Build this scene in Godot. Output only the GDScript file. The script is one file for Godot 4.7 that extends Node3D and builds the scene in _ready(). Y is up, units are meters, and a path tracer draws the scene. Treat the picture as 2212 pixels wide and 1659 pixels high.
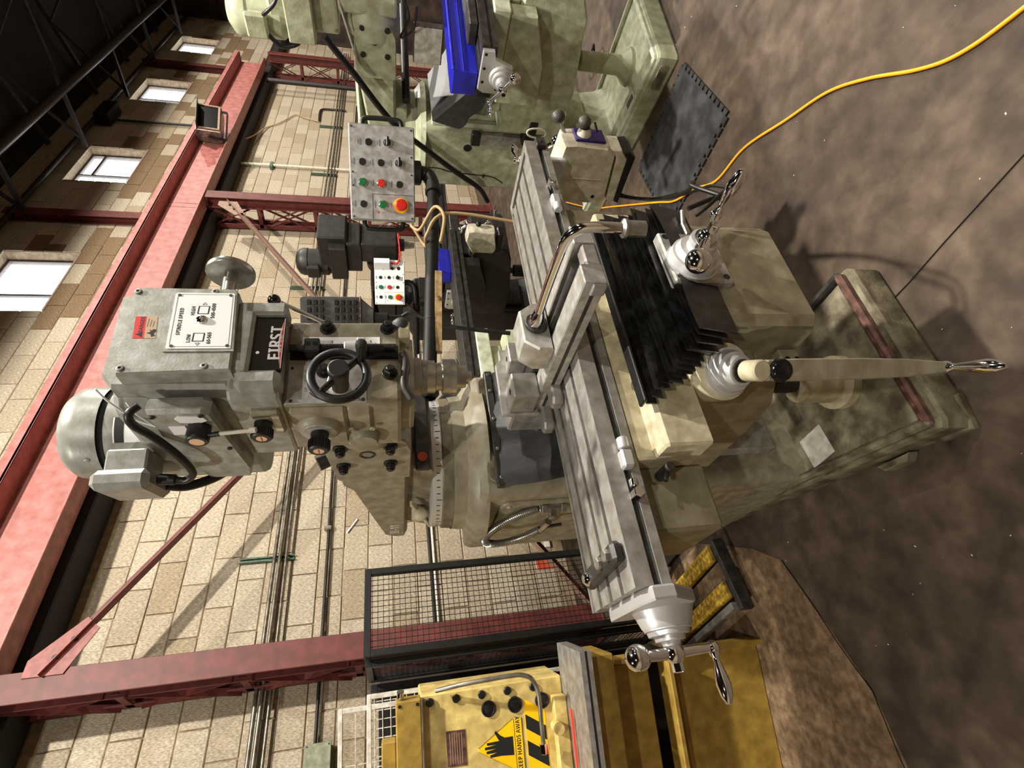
extends Node3D

# ---------------------------------------------------------------- state
var MT := {}                      # materials by key
var TXF := Transform3D()          # transform that the shape builders apply
var sg := 1                       # running smooth group
var used := {}                    # names taken at top level
var RN := RandomNumberGenerator.new()
const CAM_Y := 1.5
# frame of the milling machine: x along its table, z towards the operator
const MILL_A := -0.17877753
var MILL := Transform3D(Basis(Vector3.UP, MILL_A), Vector3(0.31966725, 0, -0.88703224))

func _ready() -> void:
	RN.seed = 7
	setup_view()
	setup_materials()
	build_lamps()
	build_shell()
	build_steelwork()
	build_services()
	build_roof()
	build_main_mill()
	build_vise()
	build_pendant()
	build_mint_mill()
	build_far_machines()
	build_yellow_side()
	build_floor_things()

# ---------------------------------------------------------------- camera, sky, exposure
func setup_view() -> void:
	var cam := Camera3D.new(); cam.name = "camera"
	# the photograph is turned a quarter: picture right is down in the room, picture up is to the right
	var r := Vector3(0.73159152, -0.02155038, 0.68140255)
	var u := Vector3(0.16597016, 0.97505887, -0.14735705)
	var f := Vector3(0.661232, -0.22089765, -0.71692152)
	cam.transform = Transform3D(Basis(-u, r, -f).orthonormalized(), Vector3(0, CAM_Y, 0))
	cam.fov = rad_to_deg(2.0 * atan(829.5 / 1141.2038))
	cam.near = 0.05; cam.far = 80.0
	add_child(cam); cam.current = true
	var we := WorldEnvironment.new(); we.name = "world"
	var e := Environment.new()
	e.background_mode = Environment.BG_COLOR
	e.background_color = Color(0.97, 0.98, 1.0)
	e.background_energy_multiplier = 4.0
	e.tonemap_mode = Environment.TONE_MAPPER_LINEAR
	e.tonemap_exposure = 1.58
	e.sdfgi_enabled = true; e.ssao_enabled = true; e.ssil_enabled = true
	we.environment = e
	add_child(we)

# position, power of the hanging bay lamps (the first is the one over the milling machine)
const LAMPS := [[2.2, 5.75, 0.5, 30.0], [-2.6, 5.75, 3.6, 9.0], [4.5, 5.75, 5.5, 12.0], [8.2, 5.75, 0.6, 22.0], [-2.4, 5.75, -1.4, 8.0], [13.4, 5.75, 0.6, 16.0], [9.5, 5.75, 5.5, 10.0]]
func build_lamps() -> void:
	var i := 0
	for l in LAMPS:
		var p := Vector3(l[0], l[1], l[2])
		var where: String = ["hanging high over the grey milling machine", "hanging behind the camera on the near left", "hanging behind the camera on the right", "hanging over the dark machines by the wall", "hanging over the yellow machine", "hanging over the far end of the shop", "hanging far right behind the camera"][i]
		var t := thing("high_bay_lamp", "round grey high bay lamp " + where, "lamp", Transform3D(Basis(), p), "high bay lamps under the roof")
		var s := ST()
		lathe(s, Vector3(0, 0.0, 0), Vector3.UP, [[0.0, 0.20], [0.03, 0.215], [0.05, 0.2], [0.09, 0.12], [0.16, 0.1], [0.2, 0.05], [0.2, 0.0]], 28)
		part(t, "housing", s, MT.dark_steel)
		s = ST(); lathe(s, Vector3(0, -0.004, 0), Vector3.UP, [[0.0, 0.0], [0.0, 0.195], [0.006, 0.195]], 28)
		part(t, "lens", s, MT.lamp_glow)
		s = ST(); cyl(s, Vector3(0, 0.2, 0), Vector3(0, 0.75, 0), 0.008, 0.008, 8)
		part(t, "hanging_rod", s, MT.dark_steel)
		var o := SpotLight3D.new(); o.name = "lamp_light"
		o.position = Vector3(0, -0.06, 0); o.rotation.x = -PI / 2
		o.light_color = Color(1.0, 0.975, 0.93); o.light_energy = l[3]; o.light_size = 0.08
		o.spot_angle = 89.0; o.spot_angle_attenuation = 0.1; o.spot_range = 30.0; o.spot_attenuation = 2.0; o.shadow_enabled = true
		t.add_child(o, true)
		i += 1

# ---------------------------------------------------------------- scene helpers
func thing(called: String, label: String, category: String, xf := Transform3D(), group := "") -> Node3D:
	var o := Node3D.new(); o.name = called; add_child(o, true); o.transform = xf
	o.set_meta("label", label); o.set_meta("category", category)
	if group != "": o.set_meta("group", group)
	return o

func tag(o: Node, label: String, category: String, group := "") -> Node:
	o.set_meta("label", label); o.set_meta("category", category)
	if group != "": o.set_meta("group", group)
	return o

func part(parent: Node, called: String, s: SurfaceTool, m: Material, label := "") -> MeshInstance3D:
	s.generate_normals()
	var me := s.commit()
	if me.get_surface_count() > 0: me.surface_set_material(0, m)
	var o := MeshInstance3D.new(); o.name = called; o.mesh = me
	if label != "": o.set_meta("label", label)
	parent.add_child(o, true)
	return o

func struct(o: Node) -> Node:
	o.set_meta("kind", "structure"); return o

func ST() -> SurfaceTool:
	var s := SurfaceTool.new(); s.begin(Mesh.PRIMITIVE_TRIANGLES); return s

# ---------------------------------------------------------------- shape helpers
func tri(s: SurfaceTool, a: Vector3, b: Vector3, c: Vector3, n: Vector3) -> void:
	if (b - a).cross(c - a).dot(n) > 0.0:
		var t := b; b = c; c = t
	s.add_vertex(TXF * a); s.add_vertex(TXF * b); s.add_vertex(TXF * c)

func quad(s: SurfaceTool, a: Vector3, b: Vector3, c: Vector3, d: Vector3, n: Vector3) -> void:
	tri(s, a, b, c, n); tri(s, a, c, d, n)

func box(s: SurfaceTool, x0: float, x1: float, y0: float, y1: float, z0: float, z1: float, bv := 0.003) -> void:
	if x1 < x0: var t := x0; x0 = x1; x1 = t
	if y1 < y0: var t := y0; y0 = y1; y1 = t
	if z1 < z0: var t := z0; z0 = z1; z1 = t
	s.set_smooth_group(-1)
	var lo := Vector3(x0, y0, z0); var hi := Vector3(x1, y1, z1); var c := (lo + hi) * 0.5
	bv = minf(bv, 0.45 * minf(x1 - x0, minf(y1 - y0, z1 - z0)))
	var P := func(ax: int, sx: int, sy: int, sz: int) -> Vector3:
		var v := Vector3(hi.x if sx > 0 else lo.x, hi.y if sy > 0 else lo.y, hi.z if sz > 0 else lo.z)
		var sgn := [sx, sy, sz]
		for k in 3:
			if k != ax: v[k] -= sgn[k] * bv
		return v
	for ax in 3:
		for sd: int in [-1, 1]:
			var q := []
			for k: Array in [[-1, -1], [1, -1], [1, 1], [-1, 1]]:
				var sn := [0, 0, 0]; sn[ax] = sd; sn[(ax + 1) % 3] = k[0]; sn[(ax + 2) % 3] = k[1]
				q.append(P.call(ax, sn[0], sn[1], sn[2]))
			var n := Vector3.ZERO; n[ax] = sd
			quad(s, q[0], q[1], q[2], q[3], n)
	if bv <= 0.0: return
	for ax in 3:
		var a1 := (ax + 1) % 3; var a2 := (ax + 2) % 3
		for k: Array in [[-1, -1], [1, -1], [1, 1], [-1, 1]]:
			var sa := [0, 0, 0]; sa[ax] = -1; sa[a1] = k[0]; sa[a2] = k[1]
			var sb := sa.duplicate(); sb[ax] = 1
			var n := Vector3.ZERO; n[a1] = k[0]; n[a2] = k[1]
			quad(s, P.call(a1, sa[0], sa[1], sa[2]), P.call(a1, sb[0], sb[1], sb[2]), P.call(a2, sb[0], sb[1], sb[2]), P.call(a2, sa[0], sa[1], sa[2]), n)
	for sx: int in [-1, 1]:
		for sy: int in [-1, 1]:
			for sz: int in [-1, 1]:
				tri(s, P.call(0, sx, sy, sz), P.call(1, sx, sy, sz), P.call(2, sx, sy, sz), Vector3(sx, sy, sz))

# a bar of rectangular section from a to b; w across (towards 'side'), h the other way
func bar(s: SurfaceTool, a: Vector3, b: Vector3, w: float, h: float, side := Vector3.UP, bv := 0.002) -> void:
	var d := b - a; var L := d.length(); d = d / L
	var x := side.cross(d)
	if x.length() < 1e-4: x = Vector3.RIGHT.cross(d)
	x = x.normalized(); var y := d.cross(x)
	var keep := TXF
	TXF = TXF * Transform3D(Basis(x, y, d), a)
	box(s, -w / 2, w / 2, -h / 2, h / 2, 0, L, bv)
	TXF = keep

func v3(ax: int, u: float, v: float, w: float) -> Vector3:
	if ax == 0: return Vector3(w, v, u)      # polygon in (z, y)
	if ax == 1: return Vector3(u, w, v)      # polygon in (x, z)
	return Vector3(u, v, w)                  # polygon in (x, y)

# extrude a polygon along an axis from a to b with bevelled caps
func prism(s: SurfaceTool, pts: Array, ax: int, a: float, b: float, bv := 0.0, caps := true) -> void:
	var p := PackedVector2Array()
	for q in pts: p.append(q if q is Vector2 else Vector2(q[0], q[1]))
	if Geometry2D.is_polygon_clockwise(p): p.reverse()
	if b < a: var t := a; a = b; b = t
	var n := p.size()
	var ins := PackedVector2Array()
	for i in n:
		var e0 := (p[i] - p[(i + n - 1) % n]).normalized(); var e1 := (p[(i + 1) % n] - p[i]).normalized()
		var n0 := Vector2(-e0.y, e0.x); var n1 := Vector2(-e1.y, e1.x)
		var m := (n0 + n1); var dd := maxf(0.25, m.length_squared() / 2.0)
		ins.append(p[i] + m / (dd * 2.0) * bv * (1.0 if m.length_squared() > 0.01 else 0.0) )
	var rings := [[a, ins], [a + bv, p], [b - bv, p], [b, ins]] if bv > 0.0 else [[a, p], [b, p]]
	var g := PackedInt32Array(); g.resize(n)
	sg += 1
	for i in n:
		var e0 := (p[i] - p[(i + n - 1) % n]).normalized(); var e1 := (p[(i + 1) % n] - p[i]).normalized()
		if e0.dot(e1) < 0.8: sg += 1
		g[i] = sg
	if (p[0] - p[n - 1]).normalized().dot((p[1] - p[0]).normalized()) >= 0.8:
		var last := g[n - 1]
		for i in n:
			if g[i] == last: g[i] = g[0]
	for k in rings.size() - 1:
		for i in n:
			var j := (i + 1) % n
			var e := p[j] - p[i]; var o := Vector2(e.y, -e.x).normalized()
			s.set_smooth_group(g[i] + (k * 5000 if k != 1 or bv <= 0.0 else 0) if (k == 1 or bv <= 0.0) else 0xFFFFFFFF)
			var up := 0.0 if bv <= 0.0 or k == 1 else (-1.0 if k == 0 else 1.0)
			quad(s, v3(ax, rings[k][1][i].x, rings[k][1][i].y, rings[k][0]), v3(ax, rings[k][1][j].x, rings[k][1][j].y, rings[k][0]), v3(ax, rings[k + 1][1][j].x, rings[k + 1][1][j].y, rings[k + 1][0]), v3(ax, rings[k + 1][1][i].x, rings[k + 1][1][i].y, rings[k + 1][0]), v3(ax, o.x, o.y, up))
	sg += 1
	if not caps: return
	s.set_smooth_group(-1)
	var ix := Geometry2D.triangulate_polygon(rings[0][1])
	for k in range(0, ix.size(), 3):
		for e: Array in [[rings[0], -1.0], [rings[-1], 1.0]]:
			tri(s, v3(ax, e[0][1][ix[k]].x, e[0][1][ix[k]].y, e[0][0]), v3(ax, e[0][1][ix[k + 1]].x, e[0][1][ix[k + 1]].y, e[0][0]), v3(ax, e[0][1][ix[k + 2]].x, e[0][1][ix[k + 2]].y, e[0][0]), v3(ax, 0, 0, e[1]))

# rounded rectangle polygon
func rrect(u0: float, u1: float, w0: float, w1: float, r: float, n := 5) -> Array:
	var o := []
	for c: Array in [[u1 - r, w1 - r, 0.0], [u0 + r, w1 - r, PI / 2], [u0 + r, w0 + r, PI], [u1 - r, w0 + r, PI * 1.5]]:
		for k in n + 1:
			var t: float = c[2] + PI / 2 * k / n
			o.append(Vector2(c[0] + r * cos(t), c[1] + r * sin(t)))
	return o

func circ(cu: float, cw: float, r: float, n := 20) -> Array:
	var o := []
	for k in n: o.append(Vector2(cu + r * cos(TAU * k / n), cw + r * sin(TAU * k / n)))
	return o

func frame_of(d: Vector3) -> Basis:
	var z := d.normalized()
	var x := (Vector3.UP if absf(z.y) < 0.9 else Vector3.RIGHT).cross(z).normalized()
	return Basis(x, z.cross(x), z)

# surface of revolution: profile of [distance along, radius]
func lathe(s: SurfaceTool, at: Vector3, dir: Vector3, prof: Array, seg := 24) -> void:
	var B := frame_of(dir)
	sg += 1
	for k in prof.size() - 1:
		var d0: float = prof[k][0]; var r0: float = prof[k][1]; var d1: float = prof[k + 1][0]; var r1: float = prof[k + 1][1]
		if k > 0:
			var e0 := Vector2(d0 - prof[k - 1][0], r0 - prof[k - 1][1]).normalized(); var e1 := Vector2(d1 - d0, r1 - r0).normalized()
			if e0.dot(e1) < 0.8: sg += 1
		s.set_smooth_group(sg)
		var nd := Vector2(-(r1 - r0), d1 - d0)
		for i in seg:
			var t0 := TAU * i / seg; var t1 := TAU * (i + 1) / seg
			var c0 := B.x * cos(t0) + B.y * sin(t0); var c1 := B.x * cos(t1) + B.y * sin(t1)
			var n := (c0 + c1) * 0.5 * nd.y + B.z * nd.x
			var a := at + B.z * d0 + c0 * r0; var b := at + B.z * d0 + c1 * r0; var c := at + B.z * d1 + c1 * r1; var d := at + B.z * d1 + c0 * r1
			if r0 > 1e-6: tri(s, a, b, c, n)
			if r1 > 1e-6: tri(s, a, c, d, n)
			elif r0 > 1e-6: pass
	sg += 1

func cyl(s: SurfaceTool, a: Vector3, b: Vector3, r0: float, r1 := -1.0, seg := 20, bv := 0.0) -> void:
	if r1 < 0.0: r1 = r0
	var L := (b - a).length()
	if bv > 0.0: lathe(s, a, b - a, [[0.0, 0.0], [0.0, r0 - bv], [bv, r0], [L - bv, r1], [L, r1 - bv], [L, 0.0]], seg)
	else: lathe(s, a, b - a, [[0.0, 0.0], [0.0, r0], [L, r1], [L, 0.0]], seg)

func hexa(s: SurfaceTool, a: Vector3, b: Vector3, r: float, bv := 0.001, sides := 6) -> void:
	var B := frame_of(b - a); var keep := TXF
	TXF = TXF * Transform3D(B, a)
	prism(s, circ(0, 0, r, sides), 2, 0.0, (b - a).length(), bv)
	TXF = keep

func sph(s: SurfaceTool, c: Vector3, r: float, seg := 18, sy := 1.0) -> void:
	var pr := []
	var n := int(seg * 0.6)
	for k in n + 1:
		var t := PI * k / n
		pr.append([-cos(t) * r * sy, sin(t) * r])
	lathe(s, c, Vector3.UP, pr, seg)

# smooth curve through points
func curve(pts: Array, sub := 6) -> Array:
	var o := []
	for i in pts.size() - 1:
		var p0: Vector3 = pts[maxi(i - 1, 0)]; var p1: Vector3 = pts[i]; var p2: Vector3 = pts[i + 1]; var p3: Vector3 = pts[mini(i + 2, pts.size() - 1)]
		for k in sub:
			o.append(p1.cubic_interpolate(p2, p0, p3, float(k) / sub))
	o.append(pts[-1])
	return o

func tube(s: SurfaceTool, pts: Array, r: float, seg := 8, sub := 6, r_end := -1.0) -> void:
	var c := curve(pts, sub) if sub > 1 else pts
	var B := frame_of(c[1] - c[0]); var prev := []
	sg += 1; s.set_smooth_group(sg)
	for i in c.size():
		var d: Vector3 = (c[mini(i + 1, c.size() - 1)] - c[maxi(i - 1, 0)]).normalized()
		var x := (B.x - d * B.x.dot(d)).normalized(); B = Basis(x, d.cross(x), d)
		var rr := r if r_end < 0.0 else lerpf(r, r_end, float(i) / (c.size() - 1))
		var ring := []
		for k in seg: ring.append(c[i] + (B.x * cos(TAU * k / seg) + B.y * sin(TAU * k / seg)) * rr)
		if i > 0:
			for k in seg:
				var j := (k + 1) % seg
				quad(s, prev[k], prev[j], ring[j], ring[k], (prev[k] + ring[j]) * 0.5 - (c[i - 1] + c[i]) * 0.5)
		if i == 0 or i == c.size() - 1:
			var keepg := sg; s.set_smooth_group(-1)
			for k in seg: tri(s, c[i], ring[k], ring[(k + 1) % seg], d if i > 0 else -d)
			s.set_smooth_group(keepg)
		prev = ring
	sg += 1

# lettering as thin solid letters; xf: x along the line, y up the letters, z out of the face
func letters(parent: Node, called: String, txt: String, h: float, m: Material, xf: Transform3D, depth := 0.0006, sx := 1.0) -> MeshInstance3D:
	var t := TextMesh.new(); t.text = txt; t.font_size = 32; t.pixel_size = h / 23.0; t.depth = depth; t.curve_step = 2.0
	var f := SystemFont.new(); f.font_names = PackedStringArray(["Droid Sans"]); f.font_weight = 700; t.font = f
	t.material = m
	var o := MeshInstance3D.new(); o.name = called; o.mesh = t; o.transform = TXF * xf.scaled_local(Vector3(sx, 1, 1))
	parent.add_child(o, true)
	return o

func face_xf(o: Vector3, x: Vector3, y: Vector3) -> Transform3D:
	return Transform3D(Basis(x.normalized(), y.normalized(), x.cross(y).normalized()), o)

# ---------------------------------------------------------------- materials
func noise_tex(lo: Color, hi: Color, freq: float, seed_: int, size := 512, oct := 4, mid := 0.5, normal := false, strength := 4.0) -> NoiseTexture2D:
	var n := FastNoiseLite.new(); n.noise_type = FastNoiseLite.TYPE_SIMPLEX_SMOOTH; n.seed = seed_; n.frequency = freq; n.fractal_octaves = oct; n.fractal_gain = 0.55
	var t := NoiseTexture2D.new(); t.width = size; t.height = size; t.seamless = true; t.noise = n
	if normal:
		t.as_normal_map = true; t.bump_strength = strength
	else:
		var g := Gradient.new(); g.offsets = PackedFloat32Array([0.5 - mid * 0.5, 0.5 + mid * 0.5]); g.colors = PackedColorArray([lo, hi])
		t.color_ramp = g
	return t

func mat(key: String, col: Color, rough := 0.6, metal := 0.0, tex: Texture2D = null, sc := 2.0, nrm: Texture2D = null, nsc := 1.0, spec := 0.5) -> StandardMaterial3D:
	var m := StandardMaterial3D.new(); m.resource_name = key
	m.albedo_color = col; m.roughness = rough; m.metallic = metal; m.metallic_specular = spec
	m.uv1_triplanar = true; m.uv1_scale = Vector3.ONE * sc
	if tex: m.albedo_texture = tex
	if nrm: m.normal_enabled = true; m.normal_texture = nrm; m.normal_scale = nsc
	MT[key] = m
	return m

func setup_materials() -> void:
	var W := Color.WHITE
	var wear := noise_tex(Color(0.80, 0.78, 0.74), W, 0.012, 1, 512, 5, 0.7)
	var wear2 := noise_tex(Color(0.66, 0.63, 0.58), W, 0.008, 2, 512, 6, 0.8)
	var blot := noise_tex(Color(0.5, 0.47, 0.43), W, 0.006, 3, 512, 6, 0.7)
	var grit := noise_tex(Color(0.86, 0.86, 0.86), W, 0.05, 4, 512, 4, 0.8)
	var brush := noise_tex(Color(0.72, 0.72, 0.72), W, 0.03, 5, 512, 3, 0.9)
	var nfine := noise_tex(W, W, 0.06, 6, 512, 4, 0.5, true, 3.0)
	var nbig := noise_tex(W, W, 0.015, 8, 512, 5, 0.5, true, 5.0)
	# paint of the grey machine
	mat("paint", Color(0.60, 0.575, 0.50), 0.45, 0.0, wear, 3.0, nfine, 0.15)
	mat("paint_dirty", Color(0.56, 0.53, 0.44), 0.6, 0.0, blot, 2.2, nfine, 0.3)
	mat("paint_knee", Color(0.585, 0.56, 0.47), 0.5, 0.0, wear, 2.0, nbig, 0.12)
	mat("paint_grey", Color(0.62, 0.63, 0.61), 0.38, 0.1, wear, 4.0, nfine, 0.1)
	mat("paint_pale", Color(0.80, 0.77, 0.66), 0.5, 0.0, wear, 3.0)
	mat("rim_red", Color(0.44, 0.29, 0.25), 0.6, 0.0, blot, 6.0)
	mat("iron", Color(0.64, 0.63, 0.615), 0.42, 0.4, wear, 3.0)
	mat("iron_ground", Color(0.76, 0.755, 0.745), 0.38, 0.45, wear, 4.0)
	mat("iron_dark", Color(0.30, 0.295, 0.29), 0.5, 0.5, wear2, 4.0)
	mat("steel", Color(0.75, 0.75, 0.74), 0.28, 0.9, wear, 5.0)
	mat("alu", Color(0.80, 0.80, 0.80), 0.4, 0.6)
	mat("alu_plate", Color(0.72, 0.72, 0.725), 0.5, 0.25, wear, 4.0)
	mat("chrome", Color(0.9, 0.9, 0.9), 0.07, 1.0)
	mat("black", Color(0.075, 0.073, 0.072), 0.45, 0.0, wear2, 5.0)
	mat("black_gloss", Color(0.035, 0.035, 0.035), 0.15, 0.0)
	mat("black_hole", Color(0.02, 0.02, 0.02), 0.9, 0.0)
	mat("oxide", Color(0.15, 0.15, 0.152), 0.42, 0.3, wear2, 8.0)
	mat("rubber", Color(0.17, 0.17, 0.175), 0.5, 0.0, wear2, 4.0, nbig, 0.25)
	mat("bellows", Color(0.17, 0.17, 0.172), 0.28, 0.0, blot, 6.0, nfine, 0.3)
	mat("gum_mat", Color(0.235, 0.24, 0.25), 0.8, 0.0, blot, 2.0)
	mat("white_plate", Color(0.90, 0.90, 0.90), 0.45, 0.0)
	mat("cream", Color(0.87, 0.85, 0.77), 0.4, 0.0, wear, 3.0)
	mat("print_black", Color(0.05, 0.05, 0.05), 0.7)
	mat("print_grey", Color(0.42, 0.42, 0.42), 0.7)
	mat("print_red", Color(0.8, 0.13, 0.1), 0.6)
	mat("white_paint", Color(0.88, 0.87, 0.84), 0.5, 0.0, wear, 3.0)
	mat("red_button", Color(0.80, 0.13, 0.10), 0.4)
	mat("green_button", Color(0.05, 0.42, 0.22), 0.35)
	mat("yellow_ring", Color(0.93, 0.72, 0.05), 0.5)
	mat("orange_spot", Color(0.75, 0.3, 0.18), 0.6)
	mat("tan_plate", Color(0.72, 0.62, 0.50), 0.6)
	mat("dial_tan", Color(0.86, 0.72, 0.58), 0.5)
	mat("purple", Color(0.16, 0.09, 0.36), 0.35)
	mat("blue_bin", Color(0.16, 0.17, 0.72), 0.35)
	mat("wood", Color(0.72, 0.62, 0.44), 0.7, 0.0, wear2, 6.0)
	mat("cable_yellow", Color(0.95, 0.66, 0.08), 0.5)
	mat("cable_black", Color(0.045, 0.045, 0.045), 0.4)
	mat("cable_tan", Color(0.66, 0.56, 0.40), 0.6)
	mat("red_glow", Color(0.9, 0.3, 0.22), 0.4)
	# mint machine
	mat("mint", Color(0.72, 0.74, 0.635), 0.45, 0.0, wear, 2.0, nfine, 0.12)
	mat("mint_pale", Color(0.80, 0.82, 0.74), 0.4, 0.0, wear, 2.0)
	# yellow machine
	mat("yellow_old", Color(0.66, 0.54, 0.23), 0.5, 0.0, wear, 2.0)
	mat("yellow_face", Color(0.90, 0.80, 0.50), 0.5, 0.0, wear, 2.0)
	mat("sign_yellow", Color(1.0, 0.80, 0.0), 0.5)
	mat("tread_yellow", Color(0.86, 0.70, 0.22), 0.7, 0.0, blot, 9.0)
	# building
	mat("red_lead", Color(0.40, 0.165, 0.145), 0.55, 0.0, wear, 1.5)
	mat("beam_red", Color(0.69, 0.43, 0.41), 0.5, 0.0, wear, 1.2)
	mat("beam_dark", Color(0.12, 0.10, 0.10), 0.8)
	mat("brace_red", Color(0.56, 0.30, 0.28), 0.55, 0.0, wear, 3.0)
	mat("brace_tan", Color(0.60, 0.48, 0.41), 0.6, 0.0, wear, 3.0)
	mat("mortar", Color(0.62, 0.55, 0.45), 0.9, 0.0, wear, 2.0)
	mat("conduit", Color(0.62, 0.60, 0.56), 0.35, 0.7, wear2, 3.0)
	mat("conduit_dark", Color(0.22, 0.20, 0.19), 0.5, 0.3, wear2, 3.0)
	mat("strut_green", Color(0.34, 0.44, 0.37), 0.5, 0.1, wear, 4.0)
	mat("box_green", Color(0.56, 0.58, 0.49), 0.5, 0.0, wear, 3.0)
	mat("roof_dark", Color(0.10, 0.085, 0.08), 0.9, 0.0, blot, 0.6)
	mat("truss", Color(0.20, 0.15, 0.14), 0.8, 0.0, blot, 2.0)
	mat("dark_steel", Color(0.11, 0.105, 0.10), 0.5, 0.3, wear2, 3.0)
	mat("window_frame", Color(0.42, 0.40, 0.38), 0.6)
	mat("end_wall", Color(0.27, 0.20, 0.16), 0.9, 0.0, blot, 0.6)
	mat("far_grey", Color(0.30, 0.30, 0.29), 0.5, 0.0, wear2, 3.0)
	mat("far_dark", Color(0.16, 0.15, 0.14), 0.5, 0.1, wear2, 3.0)
	var stone := noise_tex(Color(0.70, 0.68, 0.64), W, 0.02, 11, 512, 6, 0.9)
	var nst := noise_tex(W, W, 0.03, 12, 512, 5, 0.5, true, 6.0)
	var tones := [Color(0.79, 0.74, 0.66), Color(0.76, 0.71, 0.63), Color(0.81, 0.765, 0.69), Color(0.73, 0.67, 0.575), Color(0.57, 0.48, 0.38), Color(0.78, 0.69, 0.63)]
	for i in 6: mat("block%d" % i, tones[i], 0.95, 0.0, stone, 3.0, nst, 0.5, 0.3)
	var bm := mat("block_any", Color.WHITE, 0.95, 0.0, stone, 3.0, nst, 0.5, 0.3); bm.vertex_color_use_as_albedo = true
	var con := noise_tex(Color(0.70, 0.66, 0.62), Color(1, 0.98, 0.95), 0.004, 21, 1024, 7, 0.9)
	var con2 := noise_tex(Color(0.62, 0.58, 0.53), W, 0.02, 22, 1024, 6, 0.8)
	var ncon := noise_tex(W, W, 0.02, 23, 512, 6, 0.5, true, 3.0)
	var fm := mat("concrete", Color(0.43, 0.375, 0.325), 0.75, 0.0, con, 0.35, ncon, 0.2)
	fm.detail_enabled = true; fm.detail_albedo = con2; fm.detail_blend_mode = BaseMaterial3D.BLEND_MODE_MUL; fm.uv2_triplanar = true; fm.uv2_scale = Vector3.ONE * 2.6
	var fp := mat("concrete_tan", Color(0.68, 0.59, 0.48), 0.75, 0.0, con, 0.9, ncon, 0.4)
	fp.detail_enabled = true; fp.detail_albedo = con2; fp.detail_blend_mode = BaseMaterial3D.BLEND_MODE_MUL; fp.uv2_triplanar = true; fp.uv2_scale = Vector3.ONE * 3.0
	mat("crack", Color(0.10, 0.085, 0.075), 0.9)
	var gl := mat("glass", Color(1, 1, 1, 0.05), 0.05); gl.transparency = BaseMaterial3D.TRANSPARENCY_ALPHA; gl.uv1_triplanar = false
	var lg := mat("lamp_glow", Color(0.9, 0.88, 0.82), 0.5); lg.emission_enabled = true; lg.emission = Color(1.0, 0.95, 0.86); lg.emission_energy_multiplier = 14.0

# ---------------------------------------------------------------- the building
const WZ := -4.446                 # face of the block wall
const WINS := [[5.37, 6.52], [8.35, 9.46], [11.46, 12.58], [14.36, 15.40]]

func on_photo(p: Vector3) -> Vector2:      # picture position of a point, used to pick which wall blocks are in view
	var r := Vector3(0.73159152, -0.02155038, 0.68140255)
	var u := Vector3(0.16597016, 0.97505887, -0.14735705)
	var f := Vector3(0.661232, -0.22089765, -0.71692152)
	var d := p - Vector3(0, CAM_Y, 0); var z := d.dot(f)
	if z < 0.2: return Vector2(-9999, -9999)
	return Vector2(1106.0 - 1141.2 * d.dot(u) / z, 829.5 - 1141.2 * d.dot(r) / z)

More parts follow.
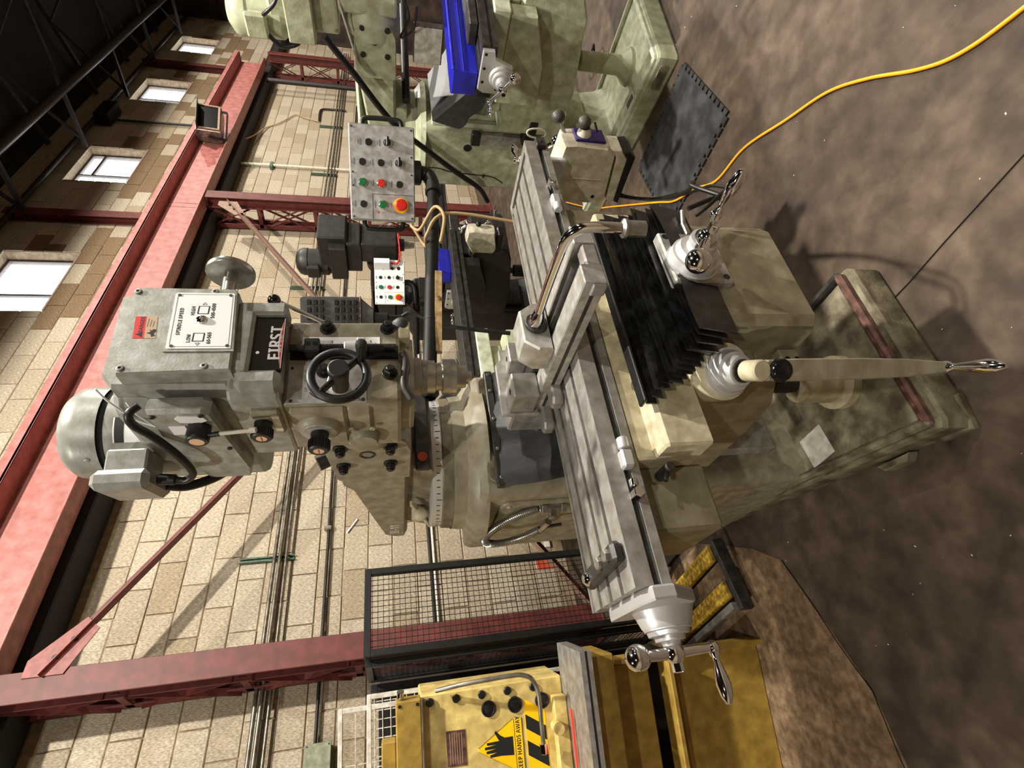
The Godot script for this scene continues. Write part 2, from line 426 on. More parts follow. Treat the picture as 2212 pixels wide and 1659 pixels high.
func build_shell() -> void:
	# floor
	var s := ST(); box(s, -8, 17.2, -0.25, 0, -4.66, 12.2, 0)
	var fl := part(self, "floor", s, MT.concrete); struct(fl)
	s = ST()
	prism(s, [[1.03, -2.35], [0.82, -1.97], [0.70, -1.83], [0.5, -1.79], [0.21, -1.735], [-0.25, -1.80], [-0.8, -1.95], [-3, -2.5], [-3, -4.44], [1.03, -4.44]], 1, -0.02, 0.002, 0.001)
	part(fl, "worn_strip", s, MT.concrete_tan)
	s = ST(); s.set_smooth_group(-1)
	var jo := [Vector2(1.03, -0.18), Vector2(1.043, -0.356), Vector2(1.055, -0.60), Vector2(1.059, -0.743), Vector2(1.075, -0.95)]
	for i in jo.size() - 1: bar(s, Vector3(jo[i].x, 0.0005, jo[i].y), Vector3(jo[i + 1].x, 0.0005, jo[i + 1].y), 0.002, 0.007, Vector3.UP, 0)
	var cr := [Vector2(-0.25, -1.80), Vector2(0.02, -1.775), Vector2(0.21, -1.735), Vector2(0.36, -1.77), Vector2(0.5, -1.79), Vector2(0.70, -1.83)]
	for i in cr.size() - 1: bar(s, Vector3(cr[i].x, 0.001, cr[i].y), Vector3(cr[i + 1].x, 0.001, cr[i + 1].y), 0.003, 0.006, Vector3.UP, 0)
	part(fl, "joint", s, MT.crack)
	# paint flecks and chips on the floor
	s = ST()
	for i in 150:
		var x := RN.randf_range(-0.4, 3.2); var z := RN.randf_range(-2.0, 0.4); var w := RN.randf_range(0.0008, 0.002)
		TXF = Transform3D(Basis(Vector3.UP, RN.randf() * TAU), Vector3(x, 0, z)); box(s, -w, w, 0, 0.0015, -w * RN.randf_range(1, 3), w, 0.0004)
	TXF = Transform3D()
	var chips := part(fl, "metal_chips", s, MT.white_paint); chips.set_meta("kind", "stuff")
	# back wall of blocks with four window openings
	s = ST()
	box(s, -8, 17.2, 0, 5.30, WZ - 0.21, WZ - 0.010, 0)
	box(s, -8, 17.2, 6.13, 6.75, WZ - 0.21, WZ - 0.010, 0)
	var x0 := -8.0
	for w in WINS:
		box(s, x0, w[0], 5.30, 6.13, WZ - 0.21, WZ - 0.010, 0); x0 = w[1]
	box(s, x0, 17.2, 5.30, 6.13, WZ - 0.21, WZ - 0.010, 0)
	var wall := part(self, "wall_back", s, MT.mortar); struct(wall)
	block_courses(wall)
	# windows
	var wi := 1
	for w in WINS:
		var fr := ST(); var zf := WZ - 0.16
		box(fr, w[0], w[1], 5.30, 5.325, zf - 0.03, zf + 0.02, 0.003); box(fr, w[0], w[1], 6.105, 6.13, zf - 0.03, zf + 0.02, 0.003)
		box(fr, w[0], w[0] + 0.025, 5.30, 6.13, zf - 0.03, zf + 0.02, 0.003); box(fr, w[1] - 0.025, w[1], 5.30, 6.13, zf - 0.03, zf + 0.02, 0.003)
		var xm := lerpf(w[0], w[1], 0.40)
		box(fr, xm - 0.014, xm + 0.014, 5.3, 6.13, zf - 0.02, zf + 0.02, 0.003)
		if wi == 2: box(fr, xm, w[1], 5.92, 5.955, zf - 0.02, zf + 0.02, 0.003)
		var n := part(self, "window_%d" % wi, fr, MT.window_frame); struct(n)
		var g := ST(); box(g, w[0] + 0.02, xm, 5.32, 6.11, zf - 0.004, zf + 0.002, 0); part(n, "pane", g, MT.glass)
		g = ST(); box(g, xm, w[1] - 0.02, 5.32, 6.11, zf - 0.004, zf + 0.002, 0); part(n, "pane", g, MT.glass)
		g = ST(); box(g, w[0] - 0.0, w[1], 5.28, 5.302, zf + 0.0, WZ + 0.012, 0.004); part(n, "sill", g, MT.block5)
		wi += 1
	# the other walls
	s = ST(); box(s, 17.0, 17.2, 0, 9.5, -4.66, 12.2, 0); struct(part(self, "wall_right", s, MT.end_wall))
	s = ST(); box(s, -8.2, -8.0, 0, 9.5, -4.66, 12.2, 0); struct(part(self, "wall_left", s, MT.block3))
	s = ST(); box(s, -8.2, 17.2, 0, 9.5, 12.0, 12.2, 0); struct(part(self, "wall_front", s, MT.block3))
	# brown partition at the far end, below the crane beam
	s = ST(); box(s, 15.9, 16.0, 0, 4.35, -4.44, 1.5, 0.01); struct(part(self, "trim_1", s, MT.end_wall))

func block_courses(wall: Node3D) -> void:
	var rows := []
	for i in range(-2, 17):            # below the crane beam
		rows.append([3.356 - 0.203 * (i + 1), i, 0.203])
	for i in range(-6, 5):             # above it
		rows.append([5.30 + 0.203 * i, i + 1, 0.203])
	var all := []
	for r in rows:
		var y0: float = r[0]
		if y0 < 0.0: continue
		var off := 0.0 if (r[1] as int) % 2 == 0 else 0.203
		for k in range(-26, 43):
			var xs := [[2.625 + off + 0.406 * k, 2.625 + off + 0.406 * (k + 1)]]
			if y0 > 5.28 and y0 < 6.1:
				for w in WINS:
					var o := []
					for q in xs:
						if q[1] <= w[0] or q[0] >= w[1]: o.append(q)
						else:
							if q[0] < w[0] - 0.03: o.append([q[0], w[0]])
							if q[1] > w[1] + 0.03: o.append([w[1], q[1]])
					xs = o
			for q in xs:
				if q[1] > 16.95 or q[0] < -7.95: continue
				all.append([(q[0] + q[1]) / 2, y0 + 0.1015, q[1] - q[0]])
	var cand := []
	for i in all.size():
		var p := Vector3(all[i][0], all[i][1], WZ); var v := on_photo(p)
		if v.x < -20 or v.x > 1300 or v.y < -20 or v.y > 1690: continue
		if v.x > 790 and v.y < 1030: continue
		if v.x > 255 and v.x < 640 and v.y > 640 and v.y < 1000: continue
		if all[i][1] > 3.85 and all[i][1] < 4.5: continue
		if v.x > 860 and v.y > 1440: continue
		cand.append([p.distance_to(Vector3(0, CAM_Y, 0)), i])
	cand.sort_custom(func(a, b): return a[0] < b[0])
	var pick := {}
	for i in mini(298, cand.size()): pick[cand[i][1]] = true
	var vars := []
	for v in 3:
		var s := ST(); box(s, -0.5, 0.5, -0.0975, 0.0975, -0.03, 0.0, 0.0035 + 0.0015 * v); s.generate_normals(); vars.append(s.commit())
	var rest := []
	for i in all.size():
		var b = all[i]
		var dirt := 0.0
		for w in WINS:
			if b[0] > w[0] - 0.5 and b[0] < w[1] + 0.5 and b[1] < 5.30 and b[1] > 4.4: dirt = 0.75 - 0.4 * (5.3 - b[1])
			elif b[0] > w[1] and b[0] < w[1] + 0.55 and b[1] > 5.2 and b[1] < 5.9: dirt = 0.4
		var t: int = 4 if RN.randf() < dirt else [0, 0, 1, 1, 2, 2, 3][RN.randi() % 7]
		var xf := Transform3D(Basis().scaled(Vector3(b[2] - 0.009, 1, 1)), Vector3(b[0], b[1], WZ + RN.randf_range(-0.003, 0.003)))
		var m: Mesh = vars[RN.randi() % 3]
		if pick.has(i):
			var o := MeshInstance3D.new(); o.name = "concrete_block"; o.mesh = m; o.transform = xf; o.material_override = MT["block%d" % t]
			wall.add_child(o, true)
		else: rest.append([xf, (MT["block%d" % t] as StandardMaterial3D).albedo_color.srgb_to_linear()])
	var mm := MultiMesh.new(); mm.transform_format = MultiMesh.TRANSFORM_3D; mm.use_colors = true
	var bm: ArrayMesh = vars[1].duplicate(); bm.surface_set_material(0, MT.block_any)
	mm.mesh = bm; mm.instance_count = rest.size()
	for i in rest.size():
		mm.set_instance_transform(i, rest[i][0]); mm.set_instance_color(i, rest[i][1])
	var mi := MultiMeshInstance3D.new(); mi.name = "concrete_block_field"; mi.multimesh = mm; mi.set_meta("kind", "stuff")
	wall.add_child(mi, true)

func build_steelwork() -> void:
	# laced columns
	var n := 0
	for X in [1.253, 7.253, 13.25]:
		var lab: String = ["dark red laced steel column nearest the camera, behind the black mesh guard", "dark red laced steel column behind the grey control panel", "dark red laced steel column at the far end of the crane beam"][n]
		var t := thing("steel_column", lab, "column", Transform3D(Basis(), Vector3(X, 0, -4.03)), "laced columns along the block wall")
		var s := ST(); var h := 0.0885
		box(s, -h, h, 0, 3.89, 0.066, 0.08, 0.003); box(s, -h, h, 0, 3.89, -0.08, -0.066, 0.003); box(s, -0.006, 0.006, 0, 3.89, -0.07, 0.07, 0)
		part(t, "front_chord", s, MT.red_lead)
		s = ST(); box(s, -0.07, 0.07, 0, 3.9, -0.40, -0.388, 0.003); box(s, -0.07, -0.058, 0, 3.9, -0.40, -0.32, 0.003); box(s, 0.058, 0.07, 0, 3.9, -0.40, -0.32, 0.003)
		part(t, "rear_chord", s, MT.red_lead)
		for sx: float in [-0.066, 0.066]:
			var y := 0.35
			while y < 3.7:
				var l := ST(); bar(l, Vector3(sx, y, -0.06), Vector3(sx, y + 0.62, -0.37), 0.05, 0.006, Vector3.UP, 0.001); part(t, "lacing_bar", l, MT.red_lead)
				l = ST(); bar(l, Vector3(sx * 1.08, y, -0.37), Vector3(sx * 1.08, y + 0.62, -0.06), 0.05, 0.006, Vector3.UP, 0.001); part(t, "lacing_bar", l, MT.red_lead)
				l = ST(); box(l, sx - 0.004, sx + 0.004, y + 0.66, y + 0.71, -0.38, -0.06, 0.001); part(t, "batten", l, MT.red_lead)
				y += 0.74
		s = ST(); box(s, -0.16, 0.16, 0, 0.02, -0.41, 0.15, 0.003); part(t, "base_plate", s, MT.red_lead)
		# upper post beside the windows
		s = ST(); box(s, -0.075, 0.075, 4.4, 6.35, -0.3, -0.29, 0.002); box(s, -0.075, 0.075, 4.4, 6.35, -0.41, -0.40, 0.002); box(s, -0.005, 0.005, 4.4, 6.35, -0.4, -0.3, 0)
		part(t, "upper_post", s, MT.red_lead)
		n += 1
	# crane beam on the columns
	var b := thing("crane_beam", "long pinkish red steel crane beam running along the block wall on the columns", "beam", Transform3D(Basis(), Vector3(0, 3.9, -4.03)))
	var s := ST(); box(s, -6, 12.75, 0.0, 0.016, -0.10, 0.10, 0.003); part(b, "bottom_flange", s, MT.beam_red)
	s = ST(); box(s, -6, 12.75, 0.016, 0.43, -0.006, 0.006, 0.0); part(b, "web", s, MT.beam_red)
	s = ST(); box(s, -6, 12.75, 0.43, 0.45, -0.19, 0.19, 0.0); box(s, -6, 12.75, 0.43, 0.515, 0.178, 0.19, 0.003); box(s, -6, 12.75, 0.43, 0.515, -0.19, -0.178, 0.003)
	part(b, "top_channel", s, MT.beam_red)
	s = ST(); box(s, -6, 12.75, 0.45, 0.5, -0.025, 0.025, 0.006); part(b, "crane_rail", s, MT.dark_steel)
	s = ST()
	for x in [7.0, 7.1]: box(s, x - 0.003, x + 0.003, 0.016, 0.43, -0.008, 0.008, 0)
	part(b, "splice_line", s, MT.red_lead)
	s = ST(); box(s, -6, 15.8, 0, 0.10, -0.14, 0.13, 0.004); box(s, -6, 15.8, 0.10, 0.3, -0.14, -0.1, 0.004)
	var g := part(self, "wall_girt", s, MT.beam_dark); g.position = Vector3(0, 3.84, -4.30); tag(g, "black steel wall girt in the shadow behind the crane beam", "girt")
	# cross bracing in the first bay
	var br := [[Vector3(1.30, 3.63, -3.94), Vector3(6.9, -0.02, -3.94), "brace_red", "pale red diagonal brace from the nearest column top down behind the grey milling machine"], [Vector3(7.1, 3.60, -3.965), Vector3(1.33, 0.06, -3.965), "brace_tan", "long tan diagonal brace from the middle column down to the foot of the nearest column"]]
	for q in br:
		var a: Vector3 = q[0]; var e: Vector3 = q[1]; var t := thing("diagonal_brace", q[3], "brace", Transform3D(Basis(), a), "cross braces between the columns")
		s = ST(); bar(s, Vector3.ZERO, e - a, 0.006, 0.07, Vector3(0, 0, 1), 0.001); part(t, "angle_face", s, MT[q[2]])
		s = ST(); var d := (e - a).normalized(); var nn := Vector3(0, 0, 1).cross(d); bar(s, nn * 0.033 + Vector3(0, 0, -0.03), e - a + nn * 0.033 + Vector3(0, 0, -0.03), 0.06, 0.006, Vector3(0, 0, 1), 0.001); part(t, "angle_leg", s, MT.red_lead)
		s = ST(); var k := 1.0 if e.x > a.x else -1.0
		prism(s, [[0, 0.1], [0.1 * k, 0.1], [0.34 * k, -0.15], [0.26 * k, -0.24], [0, -0.12]], 2, -0.008, 0.0, 0.001); part(t, "gusset", s, MT[q[2]])
		for p: Array in [[0.10, -0.05], [0.2, -0.12]]:
			s = ST(); hexa(s, Vector3(p[0] * k, p[1], 0), Vector3(p[0] * k, p[1], 0.018), 0.018); part(t, "bolt", s, MT.dark_steel)

func run(parent: Node3D, called: String, pts: Array, r: float, m: Material, sub := 4, seg := 8) -> MeshInstance3D:
	var s := ST(); tube(s, pts, r, seg, sub); return part(parent, called, s, m)

func build_services() -> void:
	# three conduits together, then two single ones, all along the wall
	var names := ["upper of the three bright conduits on the wall struts", "middle of the three bright conduits on the wall struts", "lowest of the three bright conduits on the wall struts"]
	for i in 3:
		var pts := [Vector3(-4, 2.475 - 0.045 * i, -4.39)]
		for k in 14: pts.append(Vector3(-3 + k * 1.4, 2.475 - 0.045 * i + RN.randf_range(-0.008, 0.008), -4.385 + RN.randf_range(-0.006, 0.006)))
		var o := run(self, "conduit", pts, 0.0155 if i != 2 else 0.012, MT.conduit if i != 1 else MT.conduit, 3)
		tag(o, "long " + names[i] + ", passing through the columns", "conduit", "conduits along the block wall")
	var c := run(self, "conduit", [Vector3(0.80, 2.06, -4.41), Vector3(3, 2.07, -4.41), Vector3(6, 2.085, -4.41), Vector3(12, 2.10, -4.41)], 0.013, MT.conduit_dark, 3)
	tag(c, "single dark conduit running from the green junction box along the wall", "conduit", "conduits along the block wall")
	for x in [2.4, 3.9, 5.2]:
		var s := ST(); box(s, x - 0.02, x + 0.02, 2.045, 2.105, -4.43, -4.392, 0.004); part(c, "strap", s, MT.conduit)
	c = run(self, "conduit", [Vector3(-2, 1.205, -4.42), Vector3(1.5, 1.21, -4.42), Vector3(3, 1.225, -4.42), Vector3(6, 1.24, -4.42)], 0.013, MT.conduit_dark, 3)
	tag(c, "black conduit low on the wall, seen through the mesh guard", "conduit", "conduits along the block wall")
	c = run(self, "conduit", [Vector3(-2, 1.165, -4.425), Vector3(6, 1.195, -4.425)], 0.012, MT.white_paint, 1)
	tag(c, "white conduit just under the black one low on the wall", "conduit", "conduits along the block wall")
	# strut brackets
	var bl := ["above the black mesh guard", "above the handheld keypad of the machine", "right of the middle column, nearer one", "right of the middle column, farther one"]
	var i := 0
	for x in [2.165, 5.845, 8.95, 10.9]:
		var s := ST()
		box(s, -0.022, 0.022, 0, 0.42, 0, 0.006, 0.001); box(s, -0.022, -0.018, 0, 0.42, 0, 0.03, 0.001); box(s, 0.018, 0.022, 0, 0.42, 0, 0.03, 0.001); box(s, -0.022, -0.010, 0, 0.42, 0.026, 0.03, 0.001); box(s, 0.010, 0.022, 0, 0.42, 0.026, 0.03, 0.001)
		var o := part(self, "strut_bracket", s, MT.strut_green); o.position = Vector3(x, 2.33, -4.44)
		tag(o, "green strut channel holding the conduits, " + bl[i], "bracket", "green strut channels on the wall"); i += 1
	# junction box
	var t := thing("junction_box", "square pale green junction box on the wall above the white wire rack", "junction box", Transform3D(Basis(), Vector3(0.69, 1.955, -4.44)))
	var s := ST(); box(s, -0.10, 0.10, 0, 0.16, 0, 0.08, 0.006); part(t, "box_body", s, MT.box_green)
	s = ST(); box(s, -0.105, 0.105, -0.005, 0.165, 0.08, 0.088, 0.003); part(t, "cover", s, MT.box_green)
	for q: Array in [[-0.09, 0.01], [0.09, 0.01], [-0.09, 0.15], [0.09, 0.15]]:
		s = ST(); cyl(s, Vector3(q[0], q[1], 0.088), Vector3(q[0], q[1], 0.091), 0.005, -1, 8); part(t, "screw", s, MT.dark_steel)
	# pipes up the wall right of the middle column
	var p := run(self, "pipe", [Vector3(9.12, 0.2, -4.40), Vector3(9.12, 3.85, -4.40)], 0.022, MT.cream, 1)
	tag(p, "cream vertical pipe with a green clamp on the lit wall right of the middle column", "pipe")
	for y in [3.35]: 
		s = ST(); box(s, 9.04, 9.20, y, y + 0.05, -4.44, -4.372, 0.004); part(p, "clamp", s, MT.strut_green)
	p = run(self, "pipe", [Vector3(12.38, 0.2, -4.2), Vector3(12.38, 3.84, -4.2)], 0.05, MT.conduit_dark, 1, 12)
	tag(p, "thick dark vertical pipe beside the farthest column", "pipe")
	p = run(self, "conduit", [Vector3(11.15, 2.775, -4.42), Vector3(11.5, 2.79, -4.42), Vector3(11.68, 2.77, -4.42), Vector3(11.74, 2.66, -4.42), Vector3(11.74, 2.3, -4.42)], 0.02, MT.conduit_dark, 5)
	tag(p, "dark bent conduit turning down on the far part of the wall", "conduit")
	p = run(self, "pipe", [Vector3(10.43, 4.5, -4.40), Vector3(10.40, 6.3, -4.40)], 0.022, MT.conduit_dark, 1)
	tag(p, "dark vertical pipe between the second and third window", "pipe")
	var w := run(self, "wire", [Vector3(9.4, 3.97, -4.16), Vector3(9.9, 3.80, -4.3), Vector3(10.63, 3.66, -4.42), Vector3(10.9, 3.45, -4.42), Vector3(11.33, 3.22, -4.42), Vector3(11.22, 3.05, -4.42), Vector3(11.1, 2.78, -4.42)], 0.011, MT.cable_tan)
	tag(w, "thin tan wire hanging from the floodlight and looping across the far wall", "wire")
	# notices on the wall low down
	s = ST(); box(s, 1.85, 1.955, 0.14, 0.28, -4.446, -4.440, 0.001); tag(part(self, "orange_notice", s, MT.orange_spot), "small orange notice low on the wall behind the mesh guard", "notice")
	s = ST(); box(s, 2.05, 2.44, 0.12, 0.17, -4.446, -4.425, 0.002); tag(part(self, "white_strip", s, MT.white_paint), "white steel strip low on the wall left of the machine column", "strip")
	# old floodlight standing on the beam
	t = thing("floodlight", "old grey floodlight with a hood clamped to the crane beam", "floodlight", Transform3D(Basis(Vector3.UP, -0.55), Vector3(9.05, 3.98, -3.80)))
	s = ST(); prism(s, [[-0.10, 0.0], [0.16, -0.03], [0.20, 0.30], [-0.04, 0.36], [-0.16, 0.22]], 0, -0.22, 0.22, 0.01); part(t, "housing", s, MT.conduit)
	s = ST(); prism(s, [[0.165, 0.0], [0.172, 0.0], [0.206, 0.27], [0.2, 0.27]], 0, -0.18, 0.18, 0.001); part(t, "glass", s, MT.black_gloss)
	s = ST(); bar(s, Vector3(-0.19, -0.01, 0.175), Vector3(-0.19, 0.28, 0.213), 0.02, 0.03); bar(s, Vector3(0.19, -0.01, 0.175), Vector3(0.19, 0.28, 0.213), 0.02, 0.03); bar(s, Vector3(-0.2, -0.01, 0.175), Vector3(0.2, -0.01, 0.175), 0.02, 0.03); part(t, "glass_frame", s, MT.brace_tan)
	s = ST(); prism(s, [[0.19, 0.29], [0.40, 0.235], [0.40, 0.228], [0.19, 0.28]], 0, -0.22, 0.22, 0.001); part(t, "hood", s, MT.strut_green)
	s = ST(); bar(s, Vector3(0.235, 0.16, 0.06), Vector3(0.235, -0.07, 0.0), 0.04, 0.008); bar(s, Vector3(-0.235, 0.16, 0.06), Vector3(-0.235, -0.07, 0.0), 0.04, 0.008); box(s, -0.24, 0.24, -0.075, -0.065, -0.03, 0.03); part(t, "yoke", s, MT.dark_steel)

func build_roof() -> void:
	var s := ST()
	prism(s, [[-4.66, 6.72], [3.7, 8.75], [12.2, 6.72], [12.2, 6.85], [3.7, 8.9], [-4.66, 6.85]], 0, -8.2, 17.2)
	var c := part(self, "ceiling", s, MT.roof_dark); struct(c)
	var i := 0
	for x in [-4.75, 1.25, 7.25, 9.35, 11.45, 13.25, 15.4]:
		var t := thing("roof_truss", "dark brown open web roof truss " + ["over the near left", "over the nearest column", "at the upper edge over the middle column", "between the second and third window", "over the third window", "over the farthest column", "beyond the last window"][i], "roof truss", Transform3D(Basis(), Vector3(x, 6.12, 3.7)), "dark trusses under the roof")
		s = ST(); bar(s, Vector3(0, 0, -8.1), Vector3(0, 0, 8.2), 0.055, 0.05); part(t, "bottom_chord", s, MT.truss)
		s = ST(); bar(s, Vector3(0, 0.5, -8.1), Vector3(0, 2.5, 0), 0.07, 0.06); bar(s, Vector3(0, 2.5, 0), Vector3(0, 0.5, 8.2), 0.07, 0.06); part(t, "top_chord", s, MT.truss)
		for k in 8:
			var z := -8.0 + k * 2.0
			var yt := 2.5 - absf(z + 1.0) * 2.0 / 8.1
			s = ST(); bar(s, Vector3(0, 0, z), Vector3(0, yt, z + 1.0), 0.04, 0.04); part(t, "web_bar", s, MT.truss)
			s = ST(); bar(s, Vector3(0, yt, z + 1.0), Vector3(0, 0, z + 2.0), 0.035, 0.035); part(t, "web_bar", s, MT.truss)
		i += 1
	var k := 0
	for z in [-4.1, -2.4, -0.7, 1.0, 2.7]:
		s = ST(); var y: float = 6.72 + (z + 4.66) * 0.2428 - 0.09
		box(s, -8, 17, y - 0.07, y + 0.07, z - 0.03, z + 0.03, 0.004)
		tag(part(self, "purlin", s, MT.truss), "dark purlin under the roof, number %s from the block wall" % ["one", "two", "three", "four", "five"][k], "purlin", "purlins under the roof"); k += 1
	var p := run(self, "roof_pipe", [Vector3(-4, 6.05, -3.5), Vector3(17, 6.0, -3.5)], 0.06, MT.conduit_dark, 1, 12)
	tag(p, "thick grey pipe hung below the roof parallel to the block wall", "pipe")
	p = run(self, "roof_pipe", [Vector3(-4, 6.26, -4.34), Vector3(17, 6.26, -4.34)], 0.035, MT.conduit_dark, 1, 10)
	tag(p, "thin dark pipe along the top of the block wall over the windows", "pipe")
	s = ST(); box(s, 10.2, 10.75, 6.02, 6.24, -4.42, -4.22, 0.01); tag(part(self, "switch_box", s, MT.dark_steel), "dark switch box at the top of the pipe between the second and third window", "switch box")

# ---------------------------------------------------------------- the grey milling machine
# two-armed ball crank: hub on a shaft, ball on one arm, turned handle on the other
func ball_crank(t: Node3D, called: String, hub: Vector3, axis: Vector3, arm: Vector3, la: float, lb: float, hl: float, k := 1.0) -> void:
	axis = axis.normalized(); arm = (arm - axis * arm.dot(axis)).normalized()
	var s := ST()
	sph(s, hub, 0.021 * k); cyl(s, hub - axis * 0.03 * k, hub + axis * 0.018 * k, 0.013 * k, -1, 20, 0.002)
	cyl(s, hub, hub + arm * la, 0.0115 * k, 0.008 * k, 16)
	cyl(s, hub, hub - arm * lb, 0.0115 * k, 0.0095 * k, 16)
	sph(s, hub - arm * lb, 0.0245 * k, 24); sph(s, hub + arm * la, 0.013 * k)
	var c := part(t, called, s, MT.chrome)
	s = ST(); var e := hub + arm * la
	lathe(s, e - axis * 0.006 * k, axis, [[0, 0], [0, 0.0105 * k], [0.018 * k, 0.010 * k], [0.024 * k, 0.0065 * k], [0.030 * k, 0.0062 * k], [hl * 0.45, 0.0105 * k], [hl * 0.66, 0.0145 * k], [hl * 0.85, 0.0115 * k], [hl * 0.96, 0.006 * k], [hl, 0.0]], 20)
	part(c, "grip", s, MT.chrome)
	s = ST(); hexa(s, hub + axis * 0.016 * k, hub + axis * 0.034 * k, 0.011 * k, 0.0015); part(c, "nut", s, MT.chrome)

func hexnut(t: Node3D, p: Vector3, d: Vector3, r: float, called := "hex_nut") -> void:
	var s := ST(); d = d.normalized()
	cyl(s, p, p + d * 0.006, r * 1.35, -1, 18, 0.001); hexa(s, p + d * 0.004, p + d * 0.020, r, 0.002); cyl(s, p + d * 0.018, p + d * 0.025, r * 0.62, -1, 12, 0.002)
	part(t, called, s, MT.oxide)

func capscrew(t: Node3D, p: Vector3, d: Vector3, r: float, m: Material) -> void:
	var s := ST(); lathe(s, p, d, [[0, 0], [0, r], [0.003, r], [0.0035, r * 0.85], [0.0035, r * 0.5], [0.0005, r * 0.45], [0.0005, 0.0]], 14); part(t, "cap_screw", s, m)

func ribbed_knob(t: Node3D, p: Vector3, d: Vector3, r: float, h: float, called := "knob") -> void:
	var s := ST(); d = d.normalized(); var B := frame_of(d)
	lathe(s, p, d, [[0, 0], [0, r * 0.85], [h * 0.4, r * 0.8], [h * 0.42, r * 0.97], [h * 0.93, r * 0.97], [h, r * 0.86], [h, r * 0.5], [h - 0.002, 0.0]], 24)
	for i in 22:
		var a := TAU * i / 22; var o := (B.x * cos(a) + B.y * sin(a)) * r * 0.985
		bar(s, p + d * h * 0.45 + o, p + d * h * 0.9 + o, r * 0.13, r * 0.09, o, 0)
	var k := part(t, called, s, MT.black)
	s = ST(); cyl(s, p + d * (h - 0.002), p + d * (h + 0.0006), r * 0.5, -1, 18); part(k, "dial_face", s, MT.dial_tan)
	s = ST(); bar(s, p + d * (h + 0.0008) - B.x * r * 0.4, p + d * (h + 0.0008) + B.x * r * 0.4, 0.001, r * 0.08, d, 0); part(k, "pointer", s, MT.print_red)

func build_main_mill() -> void:
	var t := thing("milling_machine", "large grey-beige knee milling machine in the middle of the picture", "milling machine", MILL)
	mill_base(t); mill_knee(t); mill_table(t); mill_head(t)

